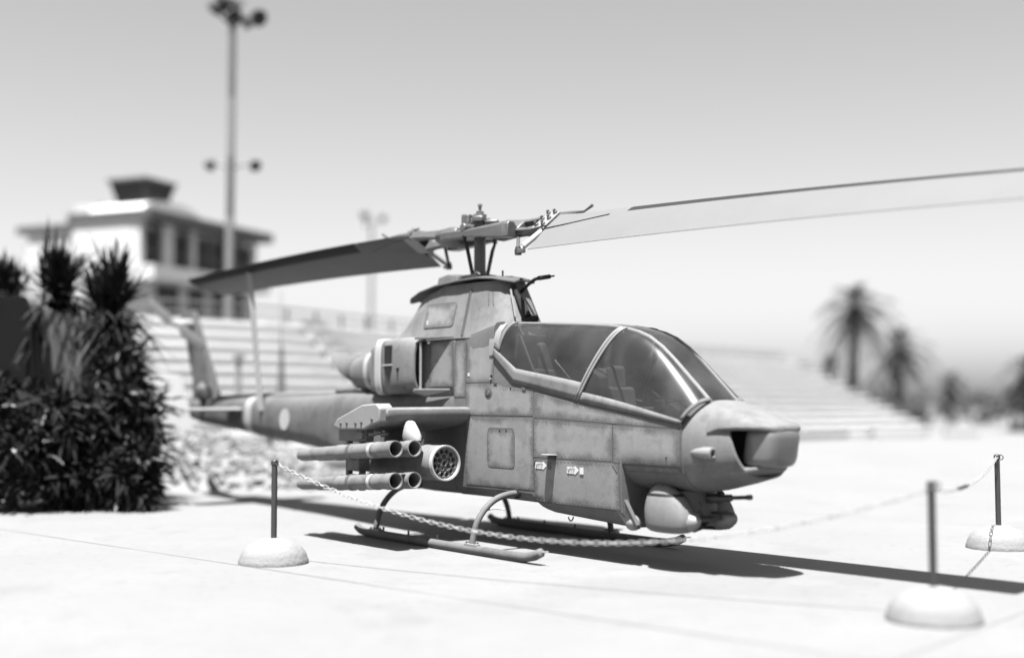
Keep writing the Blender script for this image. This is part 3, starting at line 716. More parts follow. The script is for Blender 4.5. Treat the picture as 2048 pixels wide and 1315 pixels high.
# --- access panels on the starboard side, with their dark seams
def plate(name, x0, x1, z0, z1, m_='panel', par=fus, off=.0045, rad=.0, cut=None, seam=.006, wf=side_w, s=-1, zt=None):
    """a thin raised skin panel that follows the side of the hull; zt lets the top edge slope"""
    nx, nz = 14, 10; P = []; E_ = []
    for i in range(nx+1):
        x = x0+(x1-x0)*i/nx; row = []
        zz0 = z0(x) if callable(z0) else z0; zz1 = z1(x) if callable(z1) else z1
        for j in range(nz+1):
            z = zz0+(zz1-zz0)*j/nz; xx = x; 
            if rad:
                du = min(x-x0, x1-x); dv = min(z-zz0, zz1-z)
                if du < rad and dv < rad:
                    ex, ez = rad-du, rad-dv; l_ = math.hypot(ex, ez)
                    if l_ > rad:
                        k = rad/l_; sx = 1 if x-x0 < x1-x else -1; sz = 1 if z-zz0 < zz1-z else -1
                        xx = (x0+rad-ex*k) if sx > 0 else (x1-rad+ex*k); z = (zz0+rad-ez*k) if sz > 0 else (zz1-rad+ez*k)
            row.append(Vector((xx, s*(wf(xx, z)+off), z))); E_.append(min(x-x0, x1-x, z-zz0 if j else 0, zz1-z))
        P.append(row)
    mb = MB(); mb.grid(P); o = mb.build(name, m_, par, smooth=50)
    at_ = o.data.attributes.new('edge', 'FLOAT', 'POINT'); at_.data.foreach_set('value', E_)
    # seam: a ribbon round the edge
    loop = [P[i][0] for i in range(nx+1)]+[P[nx][j] for j in range(1, nz+1)]+[P[i][nz] for i in range(nx-1, -1, -1)]+[P[0][j] for j in range(nz-1, 0, -1)]
    c = sum(loop, Vector())/len(loop); Q = []
    for p in loop+[loop[0]]:
        d = (p-c); dx = math.copysign(1, d.x); dz = math.copysign(1, d.z)
        ex = seam if abs(p.x-x0) < 1e-4 or abs(p.x-x1) < 1e-4 else 0; ez = seam if ex == 0 or True else 0
        q = Vector((p.x+dx*(seam if ex else 0), p.y, p.z+dz*(0 if ex else seam)))
        inn = Vector((p.x-dx*(.002 if ex else 0), p.y, p.z-dz*(0 if ex else .002)))
        qy = s*(wf(q.x, q.z)+off*.55); iy = s*(wf(inn.x, inn.z)+off*1.25)
        Q.append([Vector((inn.x, iy, inn.z)), Vector((q.x, qy, q.z))])
    MB().grid(Q).build('seam', 'seam', o, smooth=0)
    mb = MB(); ins = .028                              # rivet rows, joined: each head is only millimetres wide
    zf = lambda q_, x: q_(x) if callable(q_) else q_
    nx_ = max(2, int((x1-x0-2*ins)/.062))
    for i in range(nx_+1):
        x = x0+ins+(x1-x0-2*ins)*i/nx_
        for z in (zf(z0, x)+ins, zf(z1, x)-ins): mb.lathe([(.0065, 0), (.005, .003), (.001, .0042)], (x, s*(wf(x, z)+off), z), (0, s, 0), 6)
    for x in (x0+ins, x1-ins):
        za, zb_ = zf(z0, x)+ins, zf(z1, x)-ins; nz_ = max(1, int((zb_-za)/.062))
        for j in range(1, nz_): z = za+(zb_-za)*j/nz_; mb.lathe([(.0065, 0), (.005, .003), (.001, .0042)], (x, s*(wf(x, z)+off), z), (0, s, 0), 6)
    tag(mb.build('rivets', 'paint', o), kind='stuff')
    return o
line_u = lambda x: 1.54+(1.425-1.54)*(x-1.03)/(3.9-1.03)
amm = plate('ammunition_bay_door', 1.65, 3.02, .575, 1.065)
up1 = plate('access_panel', 1.65, 2.93, 1.075, lambda x: line_u(x)-.006)
up2 = plate('access_panel', 2.945, 3.885, 1.055, lambda x: line_u(x)-.006)
hat = plate('access_hatch', .79, 1.30, .925, 1.385, rad=.05, seam=.008)
plate('skin_panel', .345, 1.635, lambda x: 1.535, lambda x: 1.915 if x < 1.0 else 1.88-.05*(x-1.0), seam=.004, off=.003)
plate('skin_panel', .345, 1.635, .70, 1.52, seam=.004, off=.003)
plate('skin_panel', .345, .885, 1.925, 2.48, off=.003, seam=.005, wf=lambda x, z: side_w(x, z) if z < 2.3 else side_w(x, 2.3)-.03*((z-2.3)/.2)**2)
plate('skin_panel', 1.66, 3.88, lambda x: line_u(x)+.006, lambda x: interp(RAIL, x)[0]-.02, seam=.004, off=.003)
plate('skin_panel', 3.07, 3.86, .985, 1.045, seam=.004, off=.003)
# folding step with its bright tread
hx, hz = 1.975, 1.105
mb = MB(); yo = side_w(hx, hz)
mb.prism([(hx-.075, -yo, hz), (hx+.075, -yo, hz), (hx+.065, -yo-.115, hz+.004), (hx-.05, -yo-.125, hz+.004), (hx-.075, -yo-.10, hz+.002)], (0, 0, .012)); mb.build('folding_step', 'pale', fus, bevel=.003)
MB().tube([(hx-.06, -yo-.02, hz-.02), (hx+.06, -yo-.02, hz-.02)], .012, 6).build('step_hinge', 'gunmetal', fus)
# filler cap, vents, latches
def disc(name, x, z, r, m_, th=.006, par=fus): return MB().lathe([(r, 0), (r, th*.7), (r*.9, th), (0, th)], (x, -side_w(x, z)-.003, z), (0, -1, 0), 22).build(name, m_, par)
cap = disc('filler_cap', .80, 1.80, .072, 'paint'); disc('cap_ring', .80, 1.80, .05, 'dark', .009, cap); disc('cap_centre', .80, 1.80, .034, 'paint', .013, cap)
disc('vent_hole', .85, 1.995, .02, 'black', .007); disc('vent_hole', .845, 1.945, .012, 'black', .007)
MB().box((.845, -side_w(.845, 1.96)-.012, 1.968), (.02, .02, .016)).build('latch', 'pale', fus)
MB().box((.93, -side_w(.93, 1.905)-.006, 1.905), (.05, .012, .012)).build('latch', 'dark', fus)
MB().box((.40, -side_w(.40, 2.02)-.006, 2.02), (.035, .008, .04)).build('data_plate', 'white', fus)
for x, z in ((1.22, 1.85), (3.70, 1.14), (1.03, 1.36), (1.15, 1.36)): disc('screw', x, z, .011, 'black', .007)
MB().box((1.47, -.478, 1.842), (.07, .016, .03), Matrix.Rotation(R(10), 3, 'Y')).build('latch', 'hub', fus)
# arrow shaped stencils with the Hebrew word for press, and their latch squares
def text_mesh(s, size):
    cu = bpy.data.curves.new('text', 'FONT'); cu.body = s; cu.size = size; cu.align_x = 'CENTER'; cu.align_y = 'CENTER'
    to = bpy.data.objects.new('text', cu); COL.objects.link(to); dg = bpy.context.evaluated_depsgraph_get()
    me = bpy.data.meshes.new_from_object(to.evaluated_get(dg)); bpy.data.objects.remove(to); return me
for ax, az, on in ((1.775, .985, .34), (2.31, .955, .34)):
    yo = -side_w(ax, az)-.008; mb = MB()
    mb.prism([(ax-.095, yo, az-.036), (ax-.095, yo, az+.036), (ax+.035, yo, az+.036), (ax+.035, yo, az+.048), (ax+.095, yo, az), (ax+.035, yo, az-.048), (ax+.035, yo, az-.036)], (0, .004, 0))
    ar = mb.build('arrow_label', 'white', amm, smooth=0)
    me = text_mesh('\u05e5\u05d7\u05dc', .072); me.materials.clear(); me.materials.append(M['black'])
    t = link('lettering', me, ar); t.location = (ax-.025, yo-.003, az); t.rotation_euler = (R(90), 0, 0)
    mb = MB().box((ax+.145, yo, az), (.055, .008, .07)); mb.build('latch_square', 'white' if ax > 2 else 'panel', amm, smooth=0)
# hull hinge wedges at the ammunition door corners
for x0, x1, z0, z1 in ((1.69, 1.655, 1.045, .995), (2.935, 3.005, 1.04, .965)):
    MB().tube([(x0, -side_w(x0, z0)-.006, z0), (x1, -side_w(x1, z1)-.006, z1)], .005, 5).build('hinge_line', 'seam', amm)
# chin skirt: slanted side plate behind the turret
for s in (-1, 1):
    mb = MB(); mb.prism([(2.90, s*.452, .83), (2.975, s*.452, .83), (3.20, s*.40, .43), (3.17, s*.36, .385), (3.02, s*.36, .385), (2.98, s*.452, .56)], (0, -s*.05, 0)); mb.build('chin_skirt', 'paint', fus, bevel=.006)
    MB().lathe([(.085, -.03), (.08, .02), (.05, .06), (.005, .075)], (3.08, s*.335, .445), (.5, s*1, 0), 16).build('skirt_bulge', 'light', fus)

# --- engine cowling, intakes, exhaust
mb = MB(); mb.rings([sell(x, wd, zb, zt, n, n, k=10) for x, wd, zb, zt, n in ((.098, .47, 1.72, 2.53, 6), (-.5, .475, 1.72, 2.52, 6), (-.9, .48, 1.73, 2.51, 5), (-1.4, .47, 1.75, 2.49, 4), (-1.9, .42, 1.79, 2.44, 3), (-2.4, .34, 1.84, 2.38, 2.6), (-2.65, .30, 1.86, 2.34, 2.4))], True)
eng = mb.build('engine_cowling', 'cowl', H, smooth=40)
for s in (-1, 1):
    # scoop shell with an open mouth
    prof = []
    for x, b_, zb, zt in ((-.50, .205, 1.845, 2.475), (-.56, .225, 1.83, 2.495), (-.70, .235, 1.80, 2.52), (-.95, .225, 1.79, 2.52), (-1.25, .175, 1.79, 2.51), (-1.6, .10, 1.81, 2.46), (-1.85, .0, 1.84, 2.40)):
        ring_ = []
        for t in [R(-90+180*i/18) for i in range(19)]:
            c_, s_ = math.cos(t), math.sin(t); ring_.append((x, s*(.455+b_*abs(c_)**.42), (zb+zt)/2+math.copysign(abs(s_)**.6, s_)*(zt-zb)/2))
        prof.append(ring_)
    inn = [[(p[0]+dx, s*(abs(p[1])-.022), 2.16+(p[2]-2.16)*.94) for p in prof[0]] for dx in (0., -.30)]
    mb = MB(); mb.rings([inn[1], inn[0], prof[0]]+prof[1:], False, closed=False, mi=0)
    n_ = len(prof[0])-1
    for k in range(n_): mb.m[k] = 1
    sco = mb.build('air_intake', ['cowl', 'black'], eng, smooth=45)
    MB().box((-.72, s*.56, 2.15), (.02, .2, .60)).build('intake_screen', 'black', sco)
    MB().box((-.44, s*.60, 2.14), (.014, .022, .60)).build('intake_vane', 'pale', sco)
    # sill, forward lip
    mb = MB(); mb.prism([(.02, s*.48, 1.845), (-.50, s*.66, 1.845), (-.52, s*.66, 1.81), (-.52, s*.48, 1.76), (.02, s*.48, 1.83)], (0, 0, .012)); mb.build('intake_sill', 'pale', sco, bevel=.004)
    mb = MB(); mb.prism([(.10, s*.475, 2.475), (-.50, s*.655, 2.475), (-.50, s*.475, 2.475)], (0, 0, .03)); mb.build('intake_hood', 'paint', sco, bevel=.006)
    # ring band, square outlet, wedge below it
    mb = MB(); P = []
    for x, g_ in ((-1.32, .0), (-1.33, .012), (-1.46, .012), (-1.47, 0)):
        ring_ = []
        for t in [R(-90+180*i/18) for i in range(19)]:
            b_, zb, zt = interp([(-1.25, .175, 1.79, 2.51), (-1.6, .10, 1.81, 2.46)], x); c_, s_ = math.cos(t), math.sin(t)
            ring_.append((x, s*(.455+b_*abs(c_)**.42+g_), (zb+zt)/2+math.copysign(abs(s_)**.6, s_)*((zt-zb)/2+g_)))
        P.append(ring_)
    mb.rings(P, False, closed=False); mb.build('cowl_band', 'pale', sco, smooth=40)
    MB().box((-1.08, s*.672, 2.30), (.17, .03, .24), Matrix.Rotation(R(-7)*-s, 3, 'Z')).build('square_vent', 'black', sco)
    mb = MB(); mb.prism([(-.97, s*.66, 2.165), (-1.24, s*.62, 2.165), (-1.20, s*.66, 2.16), (-1.10, s*.765, 2.155), (-1.06, s*.77, 2.155), (-.98, s*.69, 2.16)], (0, 0, .012)); mb.build('vent_ledge', 'pale', sco); MB().prism([(-.98, s*.668, 2.15), (-1.22, s*.648, 2.15), (-1.09, s*.640, 1.95)], (0, s*.012, 0)).build('painted_ledge_shadow', 'dark', sco)  # dark triangle paints the shadow that the ledge throws on the cowl
    mb = MB(); mb.prism([(-.80, s*.685, 2.13), (-.83, s*.685, 2.07), (-.80, s*.72, 2.12)], (-.03, 0, 0)); mb.build('hook', 'dark', sco)
mb = MB(); P = []
mb.rings([sell(x, wd+.008, zb-.008, zt+.008, 2.7, 2.7, k=8) for x, wd, zb, zt in ((-2.02, .402, 1.802, 2.426), (-2.16, .382, 1.818, 2.408))], False); mb.build('cowl_band', 'pale', eng, smooth=45)
mb = MB(); R_ = []
for x, r, dz, sh in ((-2.5, .245, 2.10, 0), (-2.62, .265, 2.10, 0), (-2.75, .27, 2.12, -.5), (-2.93, .28, 2.14, -1.75)):
    R_.append([(x+sh*(r*math.sin(t)+.05), r*math.cos(t), dz+r*math.sin(t)) for t in [2*math.pi*i/28 for i in range(28)]])
inn = [tuple(Vector((-2.93, 0, 2.14))+(Vector(p)-Vector((-2.93, 0, 2.14)))*.93) for p in R_[-1]]
mb.rings(R_+[inn], 'start'); mb.rings([inn, [(p[0]+.45, p[1]*.9, p[2]) for p in inn]], 'end', mi=1); mb.build('exhaust_pipe', ['paint', 'black'], eng, smooth=40)
mb = MB(); mb.prism([(-2.45, -.04, 1.90), (-2.75, -.04, 1.86), (-2.62, -.04, 1.66), (-2.52, -.04, 1.66)], (0, .08, 0)); mb.build('drain_fin', 'dark', eng)
plate('side_panel', -.42, .085, 1.88, 2.44, par=eng, wf=lambda x, z: .4755, off=.004, seam=.004)
plate('side_panel', .105, .335, 1.75, 2.44, par=fus, wf=lambda x, z: side_w(x, min(z, 2.2))+.001, off=.003, seam=.004)

# --- rotor cowling (the housing under the mast)
def outline(x0, x1, wd, z, n=30, fp_=.9, rp_=1.3):
    out = []
    xc = (x0+x1)/2; hl = (x1-x0)/2
    for i in range(n):
        t = 2*math.pi*i/n; c_, s_ = math.cos(t), math.sin(t); e = .45 if c_ > 0 else .75
        out.append((xc+math.copysign(abs(c_)**e, c_)*hl, math.copysign(abs(s_)**.62, s_)*wd, z))
    return out
def slant(o, k0, k1): return o
mb = MB(); R_ = []
for t in lin(0, 1, 7):
    e = t**.9; R_.append(outline(-1.72+.62*e, 1.06-.32*t, .455-.17*e, 2.47+.69*t))
for r in R_[:]:
    pass
R2 = []
for k, r in enumerate(R_):
    t = k/7.; R2.append([(p[0], p[1], p[2]-(.16*t*max(0, (-.35-p[0]))/.75)) for p in r])
mb.rings(R2, True); dog = mb.build('rotor_cowling', 'cowl', H, smooth=40)
def dogw(x, z):
    t = (z-2.47)/.69; e = max(0, t)**.9; x0, x1, wd = -1.72+.62*e, 1.06-.32*t, .455-.17*e; xc = (x0+x1)/2; hl = (x1-x0)/2; c_ = max(-.999, min(.999, (x-xc)/hl)); ee = .45 if c_ > 0 else .75
    ct = math.copysign(abs(c_)**(1/ee), c_); return wd*(math.sqrt(max(0, 1-ct*ct)))**.62
plate('access_door', -.66, -.02, 2.63, 2.93, par=dog, wf=dogw, off=.006, seam=.008, rad=.03)
MB().box((-.58, -dogw(-.58, 2.70)-.012, 2.70), (.035, .01, .06)).build('data_plate', 'white', dog)
MB().tube([(.20, -dogw(.20, z)-.001, z) for z in lin(2.5, 3.08, 10)], .007, 6).build('skin_seam', 'seam', dog)
MB().tube([(.23, -dogw(.23, z)-.001, z) for z in lin(2.5, 3.08, 10)], .016, 6).build('skin_seam', 'plate', dog)
for x in (.55, .62): MB().tube([(x, -dogw(x, 3.02)-.002, 3.02), (x+.05, -dogw(x+.05, 2.86)-.002, 2.86)], .007, 5).build('grille_slot', 'plate', dog)
# overhanging top plate
TPZ = [(-1.36, 3.025), (-1.1, 3.09), (-.7, 3.165), (-.2, 3.205), (.4, 3.215), (.7, 3.19), (.88, 3.14)]
mb = MB(); P = []
for x, wd in ((-1.36, .10), (-1.33, .17), (-1.2, .25), (-.9, .315), (-.5, .345), (0, .36), (.4, .35), (.65, .31), (.80, .24), (.87, .13)):
    z = interp(TPZ, x)[0]; P.append([(x, y*wd, z+.035*(1-y*y)+dz) for y, dz in ((-1, 0), (-.7, 0), (0, 0), (.7, 0), (1, 0), (1, -.026), (.7, -.03), (0, -.03), (-.7, -.03), (-1, -.026))])
mb.rings(P, True); tp = mb.build('top_plate', 'plate', dog, smooth=30, bevel=.008)
mb = MB(); mb.rings([[(x, y*wd, z0) for y in (-1, -.5, .5, 1)]+[(x, y*wd*.8, z1) for y in (1, .5, -.5, -1)] for x, wd, z0, z1 in ((-.78, .13, 3.16, 3.2), (-.72, .16, 3.17, 3.305), (-.5, .17, 3.19, 3.335), (-.30, .16, 3.2, 3.30), (-.29, .14, 3.2, 3.29))], True); mb.build('air_scoop', 'paint', tp, bevel=.015)
MB().tube([(.62, -.12, 3.20), (.62, -.12, 3.29)], .012, 6).build('stub_aerial', 'black', tp)
MB().lathe([(.06, 0), (.05, .03), (.01, .045)], (-1.05, -.12, 3.12), (-.15, 0, 1), 12).build('beacon', 'hub', tp)
# front fairing details: dark tube down the front edge and the pitot boom
mb = MB(); mb.tube([(.80, -.10, 3.10), (.85, -.09, 2.99), (.93, -.07, 2.86), (1.0, -.05, 2.71)], [.03, .028, .055, .06], 8); mb.tube([(1.0, -.10, 2.66), (.99, .1, 2.70)], .05, 8); mb.build('hydraulic_line', 'black', dog)
mb = MB(); mb.tube([(.80, .02, 3.02), (.93, .02, 3.10), (1.06, .02, 3.155), (1.14, .02, 3.165)], .022, 8); mb.tube([(1.14, .02, 3.165), (1.34, .02, 3.168)], [.028, .026], 8); mb.tube([(1.34, .02, 3.168), (1.42, .02, 3.17)], .011, 6); mb.build('pitot_boom', 'black', dog)
MB().tube([(.99, -.22, 2.70), (.92, -.2, 2.88), (.84, -.17, 3.04)], .012, 6).build('edge_trim', 'light', dog)

# --- wings and stores
def wing(s):
    P = []
    for y, xle, c_, zl in ((.46, .46, 1.02, 1.57), (.80, .44, .97, 1.57), (1.50, .40, .88, 1.565), (1.60, .375, .84, 1.56), (1.635, .30, .70, 1.55)):
        a = R(13); ring_ = []
        for u, h in ((0, 0), (.03, .055), (.10, .09), (.25, .105), (.5, .09), (.8, .04), (1, .006), (1, -.006), (.8, -.025), (.5, -.055), (.25, -.075), (.10, -.075), (.03, -.05)):
            dx, dz = -u*c_, h*1.2*(.8 if y > 1.61 else 1); ring_.append((xle+dx*math.cos(a)+dz*math.sin(a), s*y, zl-.02+dx*math.sin(a)*-1*-1+dz*math.cos(a)))
        P.append(ring_)
    mb = MB(); mb.rings(P, True); return mb.build('stub_wing', 'cowl', H, smooth=50)
def rocket_pod(s):
    y = s*1.06; o_ = Vector((.76, y, .99)); ax = Vector((-1, 0, -.02)).normalized()
    p = empty('rocket_pod', (0, 0, 0), H)
    mb = MB(); mb.lathe([(.178, .045), (.190, .0), (.2, .0), (.204, .01), (.204, 1.42), (.19, 1.45), (.17, 1.46)], o_, ax, 40, 'end'); mb.build('casing', 'tube', p, smooth=40)
    MB().lathe([(.183, .03), (.186, -.004), (.203, -.006), (.2065, .0), (.2065, .05)], o_, ax, 40, False).build('rim', 'pale', p)
    # front plate with nineteen bores
    import itertools
    cs = [(0, 0)]
    for rr, k, ph in ((.068, 6, 0), (.1325, 12, R(15))):
        cs += [(rr*math.cos(2*math.pi*i/k+ph), rr*math.sin(2*math.pi*i/k+ph)) for i in range(k)]
    bm = bmesh.new(); n = 44
    oc = [bm.verts.new((.184*math.cos(2*math.pi*i/n), .184*math.sin(2*math.pi*i/n), 0)) for i in range(n)]
    ed = [bm.edges.new((oc[i], oc[(i+1) % n])) for i in range(n)]
    for cx, cy in cs:
        hv = [bm.verts.new((cx+.029*math.cos(2*math.pi*i/16), cy+.029*math.sin(2*math.pi*i/16), 0)) for i in range(16)]
        ed += [bm.edges.new((hv[i], hv[(i+1) % 16])) for i in range(16)]
    bmesh.ops.triangle_fill(bm, use_beauty=True, use_dissolve=False, edges=ed)
    bad = [f for f in bm.faces if any(math.hypot(f.calc_center_median().x-cx, f.calc_center_median().y-cy) < .0285 for cx, cy in cs)]
    bmesh.ops.delete(bm, geom=bad, context='FACES')
    me = bpy.data.meshes.new('front_plate'); bm.to_mesh(me); bm.free(); me.materials.append(M['light'])
    f = link('front_plate', me, p); f.location = o_+ax*.04; f.rotation_euler = (0, R(90), 0)
    tb = MB(); tb.lathe([(.029, -.012), (.0295, .0), (.029, .5)], (0, 0, 0), ax, 14, False); tb.lathe([(.029, .5), (.001, .5)], (0, 0, 0), ax, 14, False, 1)
    tm = tb.mesh('tube', ['light', 'black'])
    for cx, cy in cs:
        t = link('tube', tm, p); t.location = o_+ax*.04+Vector((0, cx, cy))
    for u in (.35, .95): MB().lathe([(.2045, 0), (.209, .005), (.209, .03), (.2045, .035)], o_+ax*u, ax, 40, False).build('strap', 'tube', p)
    # pylon between wing and pod, with a rounded nose
    mb = MB(); P = []
    for z, x0, x1, wd in ((1.17, .20, -.62, .05), (1.30, .24, -.58, .055), (1.46, .22, -.52, .05)):
        P.append([(x0, y, z), (x0-.06, y+wd*.8, z), (x0-.2, y+wd, z), (x1, y+wd*.6, z), (x1, y-wd*.6, z), (x0-.2, y-wd, z), (x0-.06, y-wd*.8, z)])
    mb.rings(P, True); mb.build('pylon', 'paint', p, smooth=50)
    return p
def tow_launcher(s):
    p = empty('missile_launcher', (0, 0, 0), H); ax = Vector((-1, 0, -.068)).normalized()
    for y, z in ((1.68, 1.165), (1.44, 1.165), (1.68, .805), (1.44, .805)):
        o_ = Vector((.66+(.02 if y < 1.5 else 0), s*y, z)); mb = MB()
        mb.lathe([(.075, .22), (.080, .01), (.083, 0), (.095, 0), (.097, .02), (.097, .16), (.090, .17), (.090, .34), (.096, .35), (.096, .40), (.090, .41), (.090, 1.15), (.094, 1.16), (.094, 1.25), (.086, 1.27), (.086, 1.72), (.076, 1.78), (.076, 2.12), (.06, 2.2)], o_, ax, 24, 'end')
        t = mb.build('launch_tube', 'tube', p, smooth=40)
        MB().lathe([(.079, .20), (.001, .20)], o_, ax, 20, False).build('tube_end', 'black', t)
        MB().lathe([(.0905, .44), (.0925, .445), (.0925, .50), (.0905, .505)], o_, ax, 24, False).build('white_band', 'pale', t)
        MB().lathe([(.0905, .9), (.099, .905), (.099, .96), (.0905, .965)], o_, ax, 24, False).build('clamp', 'hub', t)
    for x in (-.25, -.55):
        mb = MB(); mb.box((x, s*1.56, .95), (.06, .07, .62)); mb.box((x, s*1.56, 1.10), (.07, .38, .05)); mb.box((x, s*1.56, .74), (.07, .38, .05)); mb.build('rack', 'tube', p, bevel=.008)
    mb = MB()
    mb.box((-.4, s*1.56, 1.30), (.62, .12, .16)); mb.box((-.36, s*1.56, .95), (.3, .16, .16)); mb.box((-.15, s*1.62, 1.30), (.10, .10, .08)); mb.build('launcher_body', 'tube', p, bevel=.012)
    for k in range(3): MB().lathe([(.03, 0), (.03, .05), (.018, .09)], (-.02+.08*k, s*(1.60-.03*k), 1.31+.02*(k % 2)), (1, -s*.3, .1), 10).build('connector', 'hub', p)
    # broad bracket that wraps the wing tip
    mb = MB(); mb.prism([(.33, s*1.50, 1.46), (.34, s*1.50, 1.62), (.26, s*1.50, 1.675), (-.05, s*1.50, 1.66), (-.62, s*1.50, 1.49), (-.72, s*1.50, 1.40), (-.55, s*1.50, 1.36), (.0, s*1.50, 1.37), (.14, s*1.50, 1.42)], (0, s*.20, 0)); br = mb.build('wing_tip_bracket', 'light', p, bevel=.02, seg=3)
    for x, z in ((-.38, 1.44), (-.18, 1.44), (-.05, 1.45), (-.52, 1.43), (.18, 1.49)): MB().lathe([(.022, 0), (.02, .012), (.01, .016)], (x, s*1.70, z), (0, s, 0), 10).build('bolt', 'hub', br)
    # pale shape by the inner tube, sunlight on the pylon nose put into colour
    mb = MB(); P = []
    for z, x0, x1, w_ in ((1.25, .62, .30, .07), (1.30, .615, .30, .085), (1.36, .57, .32, .08), (1.42, .52, .345, .065), (1.46, .49, .365, .045), (1.475, .46, .39, .02)):
        xc = (x0+x1)/2; hl = (x1-x0)/2; P.append([(xc+hl*math.cos(t), s*1.33+w_*math.sin(t), z) for t in [2*math.pi*i/20 for i in range(20)]])
    mb.rings(P, True); mb.build('lit_pylon_nose', 'pale', p, smooth=50)
for s in (-1, 1):
    wg = wing(s); rocket_pod(s); tow_launcher(s)

# --- landing gear
for s in (-1, 1):
    y = s*1.065
    mb = MB(); mb.tube([(-1.17, y, .115), (-1.08, y, .075), (-.95, y, .062), (.5, y, .055), (2.05, y, .055), (2.22, y, .062), (2.36, y, .09), (2.47, y, .135), (2.49, y, .145)], [.045, .048, .05, .05, .05, .05, .05, .048, .02], 16)
    sk = mb.build('skid', 'paint', H, smooth=50)
    for x0, x1 in ((-.95, .30), (.42, 2.1)): MB().box(((x0+x1)/2, y, .012), (x1-x0, .05, .016)).build('wear_shoe', 'gunmetal', sk)
    for x in (-.73, 1.27):
        MB().box((x, y, .105), (.22, .07, .03)).build('saddle', 'light', sk, bevel=.006)
        mb = MB()
        for k in (-.075, .075): mb.lathe([(.014, 0), (.014, .018)], (x+k, y-s*0.0-.02, .12), (0, 0, 1), 6); mb.lathe([(.014, 0), (.014, .018)], (x+k, y+.02, .12), (0, 0, 1), 6)
        mb.build('bolts', 'hub', sk)
    for x in (-.55, .0, .6): MB().tube([(x, y, .09), (x, y, .155)], .014, 6).build('lug', 'gunmetal', sk)
    MB().tube([(2.48, y, .14), (2.58, y, .155)], .008, 5).build('tip_pin', 'pale', sk)
for x in (-.73, 1.27):
    pts = [(-1.06, .09), (-1.045, .20), (-1.0, .34), (-.90, .48), (-.76, .585), (-.6, .635), (-.42, .65)]; pts = pts+[(0, .655)]+[(-a, b) for a, b in reversed(pts)]
    mb = MB(); mb.tube(spline([(x+(.05 if x > 0 else -.02)*max(0, 1-abs(a)/1.06), a, b) for a, b in pts], 4), .036, 14); ct = mb.build('cross_tube', 'paint', H, smooth=50)
    for s in (-1, 1): MB().lathe([(.065, 0), (.06, .02), (.045, .03)], (x+.03, s*.44, .65), (0, s, 0), 16).build('tube_collar', 'black', ct)
MB().tube([(1.22, -.93, .45), (1.33, -.80, .50), (1.42, -.72, .49)], .012, 6).build('step_bracket', 'pale', H)

